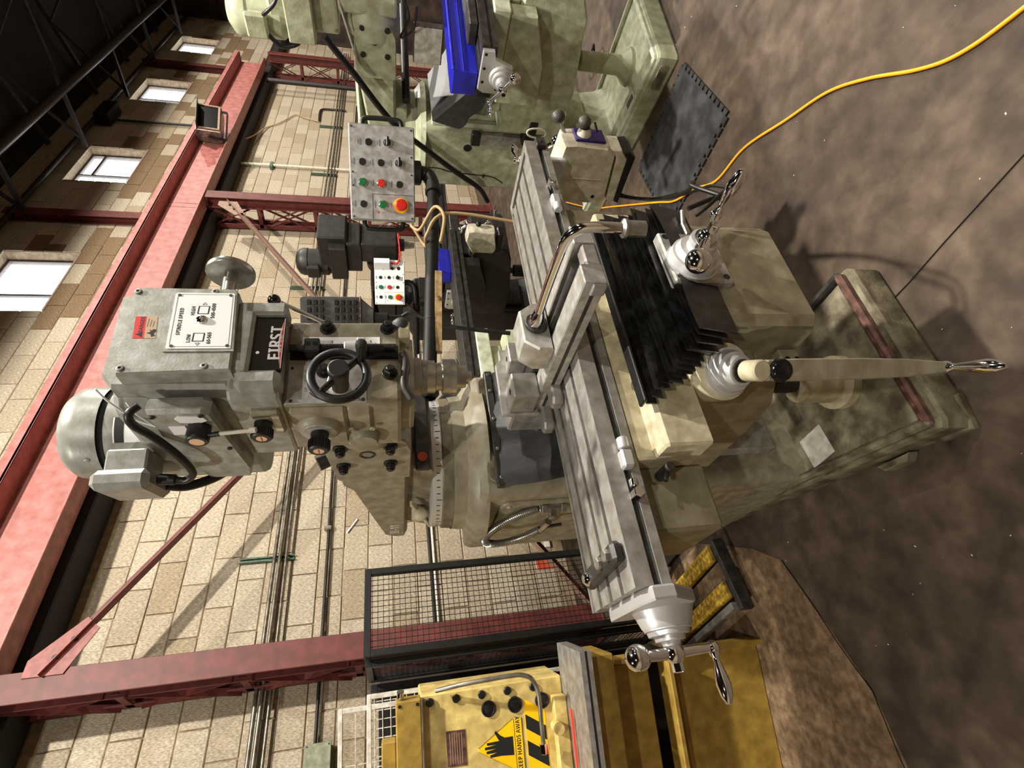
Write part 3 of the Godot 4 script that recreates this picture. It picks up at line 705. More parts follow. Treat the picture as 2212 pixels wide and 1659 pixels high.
func mill_base(t: Node3D) -> void:
	var s := ST()
	prism(s, [[0.308, -0.062], [0.330, -0.05], [0.855, -0.042], [0.876, -0.06], [0.80, -1.28], [0.44, -1.28]], 1, 0.0, 0.108, 0.012)
	prism(s, [[0.300, -0.055], [0.40, -0.04], [0.40, -0.14], [0.31, -0.16]], 1, 0.0, 0.03, 0.006)
	prism(s, [[0.322, -0.24], [0.30, -0.26], [0.305, -0.34], [0.33, -0.36]], 1, 0.0, 0.05, 0.008)
	var b := part(t, "base", s, MT.paint_dirty)
	s = ST(); bar(s, Vector3(0.335, 0.120, -0.083), Vector3(0.862, 0.120, -0.078), 0.026, 0.028, Vector3.UP, 0.007); part(b, "front_rim", s, MT.rim_red, "front rim with worn red paint")
	s = ST(); bar(s, Vector3(0.336, 0.120, -0.075), Vector3(0.452, 0.120, -1.2), 0.026, 0.028, Vector3.UP, 0.007); part(b, "side_rim", s, MT.paint_dirty)
	s = ST(); bar(s, Vector3(0.861, 0.120, -0.075), Vector3(0.792, 0.120, -1.2), 0.026, 0.028, Vector3.UP, 0.007); part(b, "side_rim", s, MT.iron_dark)
	s = ST(); prism(s, [[0.345, -0.095], [0.85, -0.09], [0.785, -1.2], [0.455, -1.2]], 1, 0.10, 0.113, 0.003); part(b, "chip_tray", s, MT.paint_dirty)
	s = ST(); TXF = Transform3D(Basis(Vector3.UP, 0.10), Vector3(0.455, 0.113, -0.465)); box(s, -0.052, 0.052, 0, 0.004, -0.055, 0.055, 0.001); TXF = Transform3D(); part(b, "loose_tag", s, MT.white_paint, "pale blank square plate lying in the chip tray")
	# elevating screw with its round housing
	s = ST(); lathe(s, Vector3(0.585, 0.112, -0.27), Vector3.UP, [[0, 0.085], [0.03, 0.085], [0.045, 0.065], [0.16, 0.06], [0.17, 0.05], [0.17, 0.0]], 28); part(b, "screw_housing", s, MT.paint_pale)
	s = ST(); cyl(s, Vector3(0.585, 0.25, -0.27), Vector3(0.585, 0.62, -0.27), 0.026, -1, 18)
	for i in 24: lathe(s, Vector3(0.585, 0.29 + i * 0.0115, -0.27), Vector3.UP, [[0, 0.026], [0.003, 0.029], [0.006, 0.026]], 16)
	part(b, "elevating_screw", s, MT.iron_dark)
	# column
	s = ST()
	prism(s, rrect(0.375, 0.795, -1.06, -0.49, 0.045), 1, 0.60, 1.255, 0.02); prism(s, rrect(0.385, 0.785, -1.06, -0.56, 0.045), 1, 0.10, 0.62, 0.02)
	prism(s, [[-0.50, 0.10], [-0.555, 0.112], [-0.56, 0.16], [-0.57, 0.30], [-0.66, 0.30], [-0.66, 0.1]], 0, 0.40, 0.77, 0.02)
	prism(s, [[-0.6, 0.10], [-0.6, 0.3], [-1.0, 0.3], [-1.12, 0.16], [-1.16, 0.105]], 0, 0.40, 0.77, 0.02)
	prism(s, [[-0.58, 0.108], [-1.14, 0.108], [-1.06, 0.24], [-0.62, 0.24]], 0, 0.39, 0.78, 0.03)
	lathe(s, Vector3(0.585, 1.225, -0.72), Vector3.UP, [[0, 0.27], [0.03, 0.262], [0.052, 0.235], [0.06, 0.222], [0.10, 0.218]], 40)
	var c := part(t, "column", s, MT.paint)
	s = ST(); box(s, 0.455, 0.735, 0.28, 1.16, -0.50, -0.455, 0.004); part(c, "dovetail_way", s, MT.iron)
	s = ST(); prism(s, rrect(0.41, 0.60, 1.06, 1.235, 0.02), 2, -0.492, -0.478, 0.006); part(c, "front_panel", s, MT.paint_dirty)
	s = ST(); prism(s, rrect(0.61, 0.765, 1.06, 1.235, 0.02), 2, -0.492, -0.480, 0.006); part(c, "front_panel", s, MT.paint_dirty)
	s = ST(); prism(s, rrect(-1.0, -0.56, 0.66, 1.19, 0.03), 0, 0.366, 0.377, 0.004); part(c, "side_door", s, MT.paint)
	for q: Array in [[-0.975, 1.165], [-0.585, 1.165], [-0.975, 0.69], [-0.585, 0.69]]: capscrew(c, Vector3(0.366, q[1], q[0]), Vector3.LEFT, 0.007, MT.paint_pale)
	# armoured cable loop and its valve on the column side
	s = ST(); var lp := [Vector3(0.36, 1.075, -0.60), Vector3(0.35, 1.13, -0.62), Vector3(0.335, 1.19, -0.66), Vector3(0.32, 1.225, -0.72), Vector3(0.315, 1.21, -0.77), Vector3(0.315, 1.16, -0.78), Vector3(0.32, 1.10, -0.76), Vector3(0.33, 1.045, -0.72)]
	tube(s, lp, 0.0115, 10, 8)
	var cc := curve(lp, 12)
	for i in range(1, cc.size() - 1): 
		lathe(s, cc[i], cc[i + 1] - cc[i], [[0, 0.0112], [0.0015, 0.0135], [0.003, 0.0112]], 10)
	part(c, "armoured_hose", s, MT.steel)
	s = ST(); cyl(s, Vector3(0.36, 1.07, -0.60), Vector3(0.36, 0.99, -0.60), 0.016, -1, 14, 0.002); cyl(s, Vector3(0.375, 1.03, -0.60), Vector3(0.325, 1.03, -0.60), 0.013, -1, 12, 0.002); hexa(s, Vector3(0.36, 1.045, -0.60), Vector3(0.36, 1.062, -0.60), 0.02); hexa(s, Vector3(0.36, 0.985, -0.60), Vector3(0.36, 1.0, -0.60), 0.02)
	cyl(s, Vector3(0.335, 1.03, -0.655), Vector3(0.33, 1.045, -0.72), 0.012, -1, 12)
	part(c, "hose_valve", s, MT.steel)
	s = ST(); bar(s, Vector3(0.33, 1.055, -0.70), Vector3(0.33, 0.98, -0.68), 0.008, 0.014); part(c, "valve_lever", s, MT.black)
	# black apron between column and table
	s = ST(); s.set_smooth_group(3)
	var nu := 16; var nv := 14; var gr := []
	for j in nv + 1:
		var v := float(j) / nv; var row := []
		for i in nu + 1:
			var u := float(i) / nu
			var y := lerpf(1.205, 1.045, pow(v, 0.8)) - 0.045 * sin(PI * v)
			var z := lerpf(-0.462, -0.262, v)
			var x := lerpf(lerpf(0.385, 0.335, v), lerpf(0.765, 0.80, v), u)
			y += 0.012 * sin(u * 13.0 + v * 2.5) * (1.0 - v) + 0.006 * sin(u * 31.0) * exp(-v * 4.0) + 0.008 * sin(u * 6.0 - v * 7.0)
			row.append(Vector3(x, y, z))
		gr.append(row)
	for j in nv:
		for i in nu: quad(s, gr[j][i], gr[j][i + 1], gr[j + 1][i + 1], gr[j + 1][i], Vector3(0, 1, 1))
	for j in nv:
		for i in nu:
			var d := Vector3(0, -0.003, -0.002); quad(s, gr[j][i] + d, gr[j][i + 1] + d, gr[j + 1][i + 1] + d, gr[j + 1][i] + d, Vector3(0, -1, -1))
	var ap := part(t, "rubber_apron", s, MT.rubber)
	s = ST(); box(s, 0.385, 0.775, 1.19, 1.215, -0.478, -0.455, 0.003); part(ap, "clamp_strip", s, MT.iron_dark)
	for x in [0.41, 0.5, 0.6, 0.7, 0.76]: capscrew(ap, Vector3(x, 1.203, -0.455), Vector3(0, 0, 1), 0.005, MT.steel)
	# turret
	s = ST(); lathe(s, Vector3(0.585, 1.325, -0.72), Vector3.UP, [[0, 0.215], [0.03, 0.213], [0.036, 0.205], [0.036, 0.0]], 44)
	var tu := part(t, "turret", s, MT.paint_dirty)
	s = ST(); lathe(s, Vector3(0.585, 1.357, -0.72), Vector3.UP, [[0, 0.2], [0, 0.207], [0.032, 0.205], [0.034, 0.198], [0.034, 0]], 44); part(tu, "degree_ring", s, MT.alu, "bright degree ring")
	s = ST()
	for i in 30:
		var a := PI * 0.15 + TAU * i / 60.0; var o := Vector3(cos(a), 0, sin(a))
		TXF = Transform3D(frame_of(o), Vector3(0.585, 1.373, -0.72) + o * 0.2065); box(s, -0.001, 0.001, -0.012 if i % 5 == 0 else -0.006, 0.004, 0, 0.0006, 0)
	TXF = Transform3D(); part(tu, "graduation", s, MT.print_black).set_meta("kind", "stuff")
	s = ST(); prism(s, [[0.46, 1.39], [0.71, 1.39], [0.69, 1.465], [0.48, 1.465]], 2, -0.98, -0.50, 0.01); part(tu, "ram_saddle", s, MT.paint_dirty)
	s = ST(); box(s, 0.462, 0.71, 1.398, 1.44, -0.50, -0.486, 0.004); part(tu, "ram_wiper", s, MT.iron_dark)
	s = ST(); cyl(s, Vector3(0.50, 1.42, -0.486), Vector3(0.50, 1.42, -0.481), 0.014, -1, 18); part(tu, "inspection_spot", s, MT.orange_spot, "round orange spot")
	s = ST(); cyl(s, Vector3(0.46, 1.425, -0.80), Vector3(0.42, 1.425, -0.80), 0.022, -1, 16, 0.003); sph(s, Vector3(0.425, 1.42, -0.76), 0.022, 14); bar(s, Vector3(0.45, 1.45, -0.72), Vector3(0.42, 1.385, -0.86), 0.02, 0.01)
	part(tu, "ram_lock_lever", s, MT.paint_pale)
	# ram
	s = ST(); prism(s, [[-0.48, 1.457], [-0.48, 1.655], [-0.56, 1.655], [-0.60, 1.63], [-1.05, 1.548], [-1.085, 1.505], [-1.085, 1.457]], 0, 0.455, 0.715, 0.028)
	var r := part(t, "ram", s, MT.paint)
	letters(r, "machine_number", "II-11", 0.032, MT.white_paint, face_xf(Vector3(0.4545, 1.503, -0.985), Vector3(0, 0, 1), Vector3(0, 1, 0)))
	s = ST(); cyl(s, Vector3(0.50, 1.63, -0.98), Vector3(0.46, 1.665, -1.0), 0.006, -1, 10); part(r, "ram_lever", s, MT.steel)
	s = ST(); cyl(s, Vector3(0.50, 1.66, -0.45), Vector3(0.48, 1.70, -0.45), 0.022, -1, 6); part(r, "bolt_head", s, MT.iron_dark)
	# adapter with its bolted plate
	s = ST(); prism(s, [[-0.235, 1.60], [-0.215, 1.565], [-0.235, 1.52], [-0.28, 1.47], [-0.33, 1.455], [-0.505, 1.455], [-0.505, 1.65], [-0.49, 1.655], [-0.345, 1.668], [-0.28, 1.645]], 0, 0.448, 0.66, 0.006)
	var ad := part(t, "ram_adapter", s, MT.paint)
	for q: Array in [[1.628, -0.298], [1.629, -0.402], [1.508, -0.297], [1.509, -0.397]]: hexnut(ad, Vector3(0.448, q[0], q[1]), Vector3.LEFT, 0.0135)
	s = ST(); lathe(s, Vector3(0.448, 1.566, -0.343), Vector3.LEFT, [[0, 0.02], [0.002, 0.02], [0.002, 0.015], [-0.004, 0.013], [-0.004, 0]], 18); part(ad, "port", s, MT.iron_dark)

func mill_knee(t: Node3D) -> void:
	var s := ST()
	# left half with the elevating gear, right block carrying the cross feed
	prism(s, [[-0.455, 0.545], [-0.455, 0.87], [0.03, 0.87], [0.06, 0.83], [0.06, 0.70], [0.04, 0.63], [-0.06, 0.575], [-0.2, 0.555]], 0, 0.40, 0.50, 0.02)
	prism(s, [[-0.455, 0.545], [-0.455, 0.87], [0.10, 0.87], [0.172, 0.85], [0.172, 0.59], [0.15, 0.575], [0.0, 0.56]], 0, 0.465, 0.775, 0.024)
	box(s, 0.42, 0.77, 0.86, 0.93, -0.45, 0.06, 0.01)
	var k := part(t, "knee", s, MT.paint_knee)
	s = ST(); box(s, 0.44, 0.75, 0.57, 0.93, -0.52, -0.44, 0.006); part(k, "column_gib", s, MT.iron)
	s = ST(); box(s, 0.41, 0.47, 0.58, 0.66, -0.34, -0.24, 0.006); part(k, "knee_lock", s, MT.iron_dark)
	s = ST(); box(s, 0.395, 0.48, 0.70, 0.76, 0.055, 0.075, 0.003); part(k, "shaft_bracket", s, MT.paint_knee)
	s = ST(); box(s, 0.40, 0.46, 0.59, 0.64, 0.055, 0.085, 0.003)
	part(k, "stop_plate", s, MT.paint_knee)
	for y in [0.603, 0.628]: capscrew(k, Vector3(0.43, y, 0.086), Vector3(0, 0, 1), 0.006, MT.black)
	# elevating shaft, angled out to the left
	var ax := Vector3(-0.545, -0.03, 0.838).normalized(); var c0 := Vector3(0.40, 0.807, 0.085)
	s = ST(); lathe(s, c0 - ax * 0.10, ax, [[0, 0.068], [0.09, 0.066], [0.10, 0.062], [0.112, 0.062], [0.114, 0.05]], 36)
	part(k, "shaft_boss", s, MT.paint_pale)
	s = ST(); lathe(s, c0 + ax * 0.012, ax, [[0, 0.05], [0.006, 0.052], [0.014, 0.052], [0.016, 0.047], [0.035, 0.041], [0.037, 0.034], [0.055, 0.030], [0.057, 0.0]], 36); var di := part(k, "elevating_dial", s, MT.alu, "silver graduated dial")
	s = ST()
	for i in 12:
		var B := frame_of(ax); var a := TAU * i / 12
		var o := (B.x * cos(a) + B.y * sin(a)); bar(s, c0 + ax * 0.068 + o * 0.012, c0 + ax * 0.068 + o * 0.024, 0.012, 0.006, ax, 0.001)
	cyl(s, c0 + ax * 0.055, c0 + ax * 0.082, 0.016, -1, 16)
	part(di, "dog_clutch", s, MT.iron_dark)
	var h0 := c0 + ax * 0.105
	s = ST(); cyl(s, h0 - ax * 0.028, h0 + ax * 0.02, 0.0215, -1, 20, 0.003); part(k, "crank_hub", s, MT.paint_pale)
	s = ST(); lathe(s, h0 + ax * 0.0, Vector3(0, -0.12, 1).cross(Vector3(1, 0, 0)), [[0, 0]], 4)
	# arm hangs straight down
	var side := ax.cross(Vector3.UP).normalized()
	s = ST()
	var hub2 := h0 + Vector3(0, -0.035, 0) + ax * 0.008
	var keep := TXF
	TXF = Transform3D(Basis(side, Vector3.UP, -ax.cross(Vector3.UP).cross(Vector3.UP).normalized()), hub2)
	prism(s, [[-0.021, 0.02], [0.021, 0.02], [0.0225, -0.05], [0.022, -0.20], [0.019, -0.32], [0.0115, -0.42], [-0.0115, -0.42], [-0.019, -0.32], [-0.022, -0.20], [-0.0225, -0.05]], 2, -0.009, 0.009, 0.005)
	TXF = keep
	var arm := part(k, "elevating_crank", s, MT.paint, "long painted crank arm hanging down")
	s = ST(); var axh := Vector3(ax.x, 0, ax.z).normalized()
	lathe(s, hub2 + Vector3(0, -0.005, 0) + axh * 0.004, axh, [[0, 0], [0, 0.0225], [0.014, 0.0225], [0.017, 0.0205], [0.017, 0.011], [0.0185, 0.009], [0.0185, 0]], 28); part(arm, "hub_cap", s, MT.black_gloss)
	s = ST(); var e := hub2 + Vector3(0, -0.425, 0)
	lathe(s, e - axh * 0.012, axh, [[0, 0], [0, 0.013], [0.02, 0.0125], [0.026, 0.008], [0.034, 0.0075], [0.07, 0.0125], [0.095, 0.0155], [0.115, 0.0125], [0.128, 0.005], [0.13, 0]], 20)
	sph(s, e, 0.014); part(arm, "grip", s, MT.chrome)
	# cross feed: plate, dial, crank
	s = ST(); box(s, 0.557, 0.705, 0.775, 0.915, 0.168, 0.196, 0.004); var pl := part(k, "feed_plate", s, MT.iron_ground)
	for q: Array in [[0.572, 0.79], [0.69, 0.79], [0.572, 0.9], [0.69, 0.9]]:
		s = ST(); lathe(s, Vector3(q[0], q[1], 0.1962), Vector3(0, 0, 1), [[0, 0], [0, 0.0075], [0.0006, 0.0075], [0.0006, 0.0055], [-0.003, 0.005], [-0.003, 0]], 16); part(pl, "screw_hole", s, MT.iron_dark)
	var fc := Vector3(0.612, 0.862, 0.196)
	s = ST(); lathe(s, fc, Vector3(0, 0, 1), [[0, 0.057], [0.006, 0.057], [0.008, 0.054], [0.024, 0.052], [0.026, 0.047], [0.040, 0.042], [0.042, 0.03], [0.052, 0.028], [0.054, 0.031], [0.066, 0.031], [0.068, 0.02], [0.075, 0.016], [0.075, 0]], 40); part(pl, "cross_feed_dial", s, MT.alu)
	s = ST(); lathe(s, fc + Vector3(0, 0, 0.066), Vector3(0, 0, 1), [[0, 0.024], [0.006, 0.024], [0.006, 0.015]], 24); part(pl, "dial_ring", s, MT.black)
	ball_crank(k, "cross_feed_crank", Vector3(0.578, 0.888, 0.295), Vector3(0.02, 0.0, 1), Vector3(0.83, -0.55, 0), 0.088, 0.080, 0.115)
	# lubricator fittings
	s = ST(); box(s, 0.70, 0.74, 0.83, 0.845, 0.165, 0.20, 0.003); cyl(s, Vector3(0.735, 0.838, 0.195), Vector3(0.775, 0.83, 0.20), 0.006, -1, 10)
	part(k, "cable_fitting", s, MT.steel)
	# saddle
	s = ST()
	prism(s, [[-0.30, 0.93], [-0.30, 1.01], [-0.004, 1.01], [-0.004, 0.972], [0.052, 0.972], [0.058, 0.965], [0.058, 0.868], [-0.05, 0.868], [-0.05, 0.93]], 0, 0.245, 0.93, 0.006)
	var sa := part(t, "saddle", s, MT.paint_pale)
	s = ST(); box(s, 0.105, 0.25, 0.835, 1.005, -0.26, -0.05, 0.008); part(sa, "saddle_wing", s, MT.paint_knee)
	s = ST(); box(s, 0.93, 1.08, 0.835, 1.005, -0.26, -0.05, 0.008); part(sa, "saddle_wing", s, MT.paint_knee)
	s = ST(); cyl(s, Vector3(0.222, 0.95, -0.05), Vector3(0.222, 0.95, 0.01), 0.011, -1, 14, 0.002); cyl(s, Vector3(0.222, 0.95, -0.01), Vector3(0.195, 0.965, 0.0), 0.005, -1, 10); part(sa, "table_lock", s, MT.iron_dark)
	s = ST(); cyl(s, Vector3(0.405, 0.974, 0.03), Vector3(0.405, 0.99, 0.03), 0.013, -1, 16, 0.002); cyl(s, Vector3(0.408, 0.985, 0.03), Vector3(0.418, 0.955, 0.085), 0.0065, 0.0085, 12); sph(s, Vector3(0.4185, 0.953, 0.088), 0.010); part(sa, "gib_lever", s, MT.chrome)
	# folded way cover in front of the saddle
	var pl2 := []
	var n := 15
	for i in n:
		var f := float(i) / (n - 1)
		var z: float = [0.062, 0.07, 0.092, 0.097, 0.101, 0.106, 0.110, 0.115, 0.119, 0.124, 0.136, 0.141, 0.155, 0.163, 0.172][i]
		s = ST()
		var xl := lerpf(0.335, 0.425, f) + RN.randf_range(-0.006, 0.006); var xr := lerpf(0.86, 0.80, f) + RN.randf_range(-0.008, 0.008)
		var yt := lerpf(1.0, 0.905, pow(f, 0.8)) + RN.randf_range(-0.004, 0.004); var yb := lerpf(0.975, 0.815, f) + RN.randf_range(-0.006, 0.006)
		var lean := lerpf(0.012, 0.03, f) + RN.randf_range(-0.004, 0.004)
		var zb := z + 0.010
		s.set_smooth_group(-1)
		var seg := 6; var up := []
		for q in seg + 1:
			var u := float(q) / seg; var x := lerpf(xl, xr, u)
			up.append([Vector3(x, yt + 0.006 * sin(u * 5 + i), z + lean + 0.004 * sin(u * 7 + i * 2)), Vector3(x, yb, zb), Vector3(x, yt - 0.003 + 0.006 * sin(u * 5 + i), z + lean - 0.005 + 0.004 * sin(u * 7 + i * 2)), Vector3(x, yb, zb - 0.004)])
		for q in seg:
			quad(s, up[q][0], up[q + 1][0], up[q + 1][1], up[q][1], Vector3(0, 0.2, 1))
			quad(s, up[q][2], up[q + 1][2], up[q + 1][3], up[q][3], Vector3(0, -0.2, -1))
			quad(s, up[q][0], up[q + 1][0], up[q + 1][2], up[q][2], Vector3(0, 1, 0))
		for q: int in [0, seg]: quad(s, up[q][0], up[q][1], up[q][3], up[q][2], Vector3(-1 if q == 0 else 1, 0, 0))
		if i == 0: pl2.append(part(t, "way_cover", s, MT.bellows, "black folded rubber way cover"))
		else: part(pl2[0], "fold", s, MT.bellows)
	s = ST(); box(s, 0.335, 0.86, 0.998, 1.006, 0.055, 0.085, 0.002); part(pl2[0], "clamp_bar", s, MT.black)

func mill_table(t: Node3D) -> void:
	var s := ST()
	var W := -0.254
	var top := [[0.0, 1.0865]]
	var pf := [[0.0, 1.015], [0.0, 1.034], [-0.012, 1.034], [-0.012, 1.050], [0.0, 1.050], [0.0, 1.0865]]
	for zc in [-0.064, -0.127, -0.190]:
		pf += [[zc + 0.008, 1.0865], [zc + 0.008, 1.066], [zc - 0.008, 1.066], [zc - 0.008, 1.0865]]
	pf += [[-0.232, 1.0865], [-0.232, 1.080], [-0.246, 1.080], [-0.246, 1.0865], [W, 1.0865], [W, 1.015]]
	prism(s, pf, 0, 0.0, 1.272, 0.0)
	prism(s, [[0.0, 1.015], [0.0, 1.034], [-0.012, 1.034], [-0.012, 1.050], [0.0, 1.050], [0.0, 1.0865], [W, 1.0865], [W, 1.015]], 0, 1.297, 1.325, 0.0)
	prism(s, [[0.0, 1.015], [0.0, 1.034], [-0.012, 1.034], [-0.012, 1.050], [0.0, 1.050], [0.0, 1.0865], [-0.02, 1.0865], [-0.025, 1.066], [-0.23, 1.066], [-0.235, 1.0865], [W, 1.0865], [W, 1.015]], 0, 1.272, 1.297, 0.0)
	box(s, 0.0, 1.325, 0.995, 1.016, -0.215, -0.04, 0.003)
	var tb := part(t, "table", s, MT.iron)
	s = ST()
	box(s, 0.004, 1.32, 1.0346, 1.0494, -0.014, -0.0118, 0); part(tb, "stop_groove", s, MT.iron_dark)
	s = ST()
	for zc in [-0.064, -0.127, -0.190]: box(s, 0.002, 1.29, 1.0662, 1.068, zc - 0.0078, zc + 0.0078, 0)
	part(tb, "slot_floor", s, MT.iron_dark)
	# table stops on the front edge
	for q: Array in [[0.243, -1], [1.035, 1]]:
		s = ST(); var x: float = q[0]; var d: float = -q[1]
		box(s, x - 0.02, x + 0.02, 1.03, 1.054, -0.006, 0.02, 0.004); cyl(s, Vector3(x - 0.02 * d * -1, 1.043, 0.014), Vector3(x + 0.045 * -d * -1, 1.043, 0.014), 0.012, -1, 16, 0.002)
		part(tb, "table_stop", s, MT.alu)
		s = ST(); cyl(s, Vector3(x - 0.045 * d, 1.043, 0.014), Vector3(x - 0.062 * d, 1.043, 0.014), 0.009, -1, 16, 0.002); hexa(s, Vector3(x - 0.075 * d, 1.04, 0.0), Vector3(x - 0.075 * d, 1.04, 0.026), 0.012, 0.002); part(tb, "stop_screw", s, MT.chrome)
	s = ST(); box(s, 1.285, 1.33, 1.025, 1.055, -0.002, 0.014, 0.002); cyl(s, Vector3(1.305, 1.04, 0.014), Vector3(1.305, 1.04, 0.018), 0.004, -1, 10); part(tb, "scale_clamp", s, MT.iron_dark)
	s = ST(); var ring := []
	for i in 13: ring.append(Vector3(1.335 + 0.011 * cos(TAU * i / 12) * 0.6, 1.05 + 0.03 * sin(TAU * i / 12), 0.02 + 0.011 * cos(TAU * i / 12)))
	tube(s, ring, 0.003, 6, 3); part(tb, "cable_loop", s, MT.cream)
	# left end bracket, dial and crank
	s = ST(); var P := [[0.012, 1.06], [0.012, 1.018], [-0.06, 0.945], [-0.165, 0.93], [-0.20, 0.96], [-0.225, 1.02], [-0.225, 1.06], [-0.20, 1.068], [-0.03, 1.068]]
	prism(s, P, 0, -0.026, -0.001, 0.004)
	lathe(s, Vector3(-0.024, 0.985, -0.127), Vector3.LEFT, [[0, 0.062], [0.008, 0.058], [0.03, 0.050], [0.036, 0.046]], 36)
	var br := part(tb, "end_bracket", s, MT.alu)
	s = ST(); lathe(s, Vector3(-0.058, 0.985, -0.127), Vector3.LEFT, [[0, 0.046], [0.004, 0.046], [0.006, 0.042], [0.014, 0.040], [0.015, 0.031], [0.024, 0.029], [0.025, 0.02], [0.034, 0.016], [0.034, 0]], 32); part(br, "table_dial", s, MT.alu)
	ball_crank(tb, "table_crank", Vector3(-0.103, 0.985, -0.127), Vector3(-1, 0, -0.02), Vector3(0, -0.98, -0.02), 0.084, 0.076, 0.105)
	# right end: power feed
	s = ST(); box(s, 1.325, 1.345, 0.93, 1.07, -0.20, -0.06, 0.004); lathe(s, Vector3(1.34, 0.985, -0.127), Vector3.RIGHT, [[0, 0.05], [0.03, 0.045], [0.03, 0]], 24); part(tb, "right_bracket", s, MT.alu)
	ball_crank(tb, "right_crank", Vector3(1.475, 0.985, -0.127), Vector3(1, 0, 0), Vector3(0, 0.8, -0.5), 0.085, 0.07, 0.1)
	s = ST()
	prism(s, [[-0.02, 0.945], [-0.015, 0.90], [-0.02, 0.79], [-0.05, 0.755], [-0.225, 0.735], [-0.245, 0.76], [-0.245, 0.90], [-0.13, 0.955]], 0, 1.352, 1.452, 0.018)
	var pf2 := part(tb, "power_feed", s, MT.cream, "cream table power feed unit")
	s = ST(); prism(s, [[-0.03, 0.78], [-0.06, 0.75], [-0.225, 0.732], [-0.235, 0.715], [-0.225, 0.70], [-0.06, 0.71], [-0.03, 0.74]], 0, 1.36, 1.445, 0.006); part(pf2, "cap", s, MT.cream)
	s = ST(); prism(s, [[-0.035, 0.735], [-0.06, 0.712], [-0.23, 0.70], [-0.235, 0.682], [-0.05, 0.685], [-0.03, 0.71]], 0, 1.355, 1.45, 0.005); part(pf2, "motor_cover", s, MT.black)
	s = ST(); box(s, 1.368, 1.436, 0.80, 0.905, -0.019, -0.009, 0.003); var fa := part(pf2, "control_face", s, MT.purple)
	s = ST(); lathe(s, Vector3(1.40, 0.872, -0.01), Vector3(0, 0.15, 1), [[0, 0.024], [0.012, 0.022], [0.018, 0.018], [0.026, 0.018]], 24); part(fa, "lever_collar", s, MT.cream)
	s = ST(); sph(s, Vector3(1.40, 0.882, 0.032), 0.021, 20); part(fa, "knob", s, MT.far_grey)
	s = ST(); cyl(s, Vector3(1.425, 0.82, -0.01), Vector3(1.44, 0.832, 0.012), 0.004, -1, 8); part(fa, "toggle", s, MT.black)
	s = ST(); sph(s, Vector3(1.42, 0.965, 0.03), 0.021, 20); part(pf2, "lever_ball", s, MT.far_grey)
	s = ST(); cyl(s, Vector3(1.42, 0.92, -0.04), Vector3(1.42, 0.965, 0.03), 0.006, -1, 8); part(pf2, "lever", s, MT.steel)
	s = ST(); cyl(s, Vector3(1.352, 0.79, -0.21), Vector3(1.3515, 0.79, -0.21), 0.007, -1, 12); part(pf2, "screw_hole", s, MT.black_hole)
	s = ST(); box(s, 1.348, 1.353, 0.78, 0.89, -0.142, -0.138, 0.001); part(pf2, "rib", s, MT.cream)
	s = ST(); tube(s, [Vector3(1.40, 0.72, -0.22), Vector3(1.36, 0.66, -0.21), Vector3(1.24, 0.62, -0.12), Vector3(1.10, 0.62, 0.02), Vector3(1.0, 0.68, 0.12), Vector3(0.93, 0.73, 0.16), Vector3(0.84, 0.70, 0.20), Vector3(0.82, 0.74, 0.205), Vector3(0.80, 0.80, 0.19)], 0.006, 8, 6)
	tube(s, [Vector3(1.40, 0.72, -0.21), Vector3(1.35, 0.65, -0.2), Vector3(1.22, 0.60, -0.1), Vector3(1.08, 0.60, 0.04), Vector3(0.95, 0.66, 0.15), Vector3(0.86, 0.68, 0.21), Vector3(0.82, 0.72, 0.225), Vector3(0.785, 0.765, 0.21), Vector3(0.775, 0.79, 0.19)], 0.005, 8, 6)
	part(pf2, "power_cord", s, MT.cable_black)

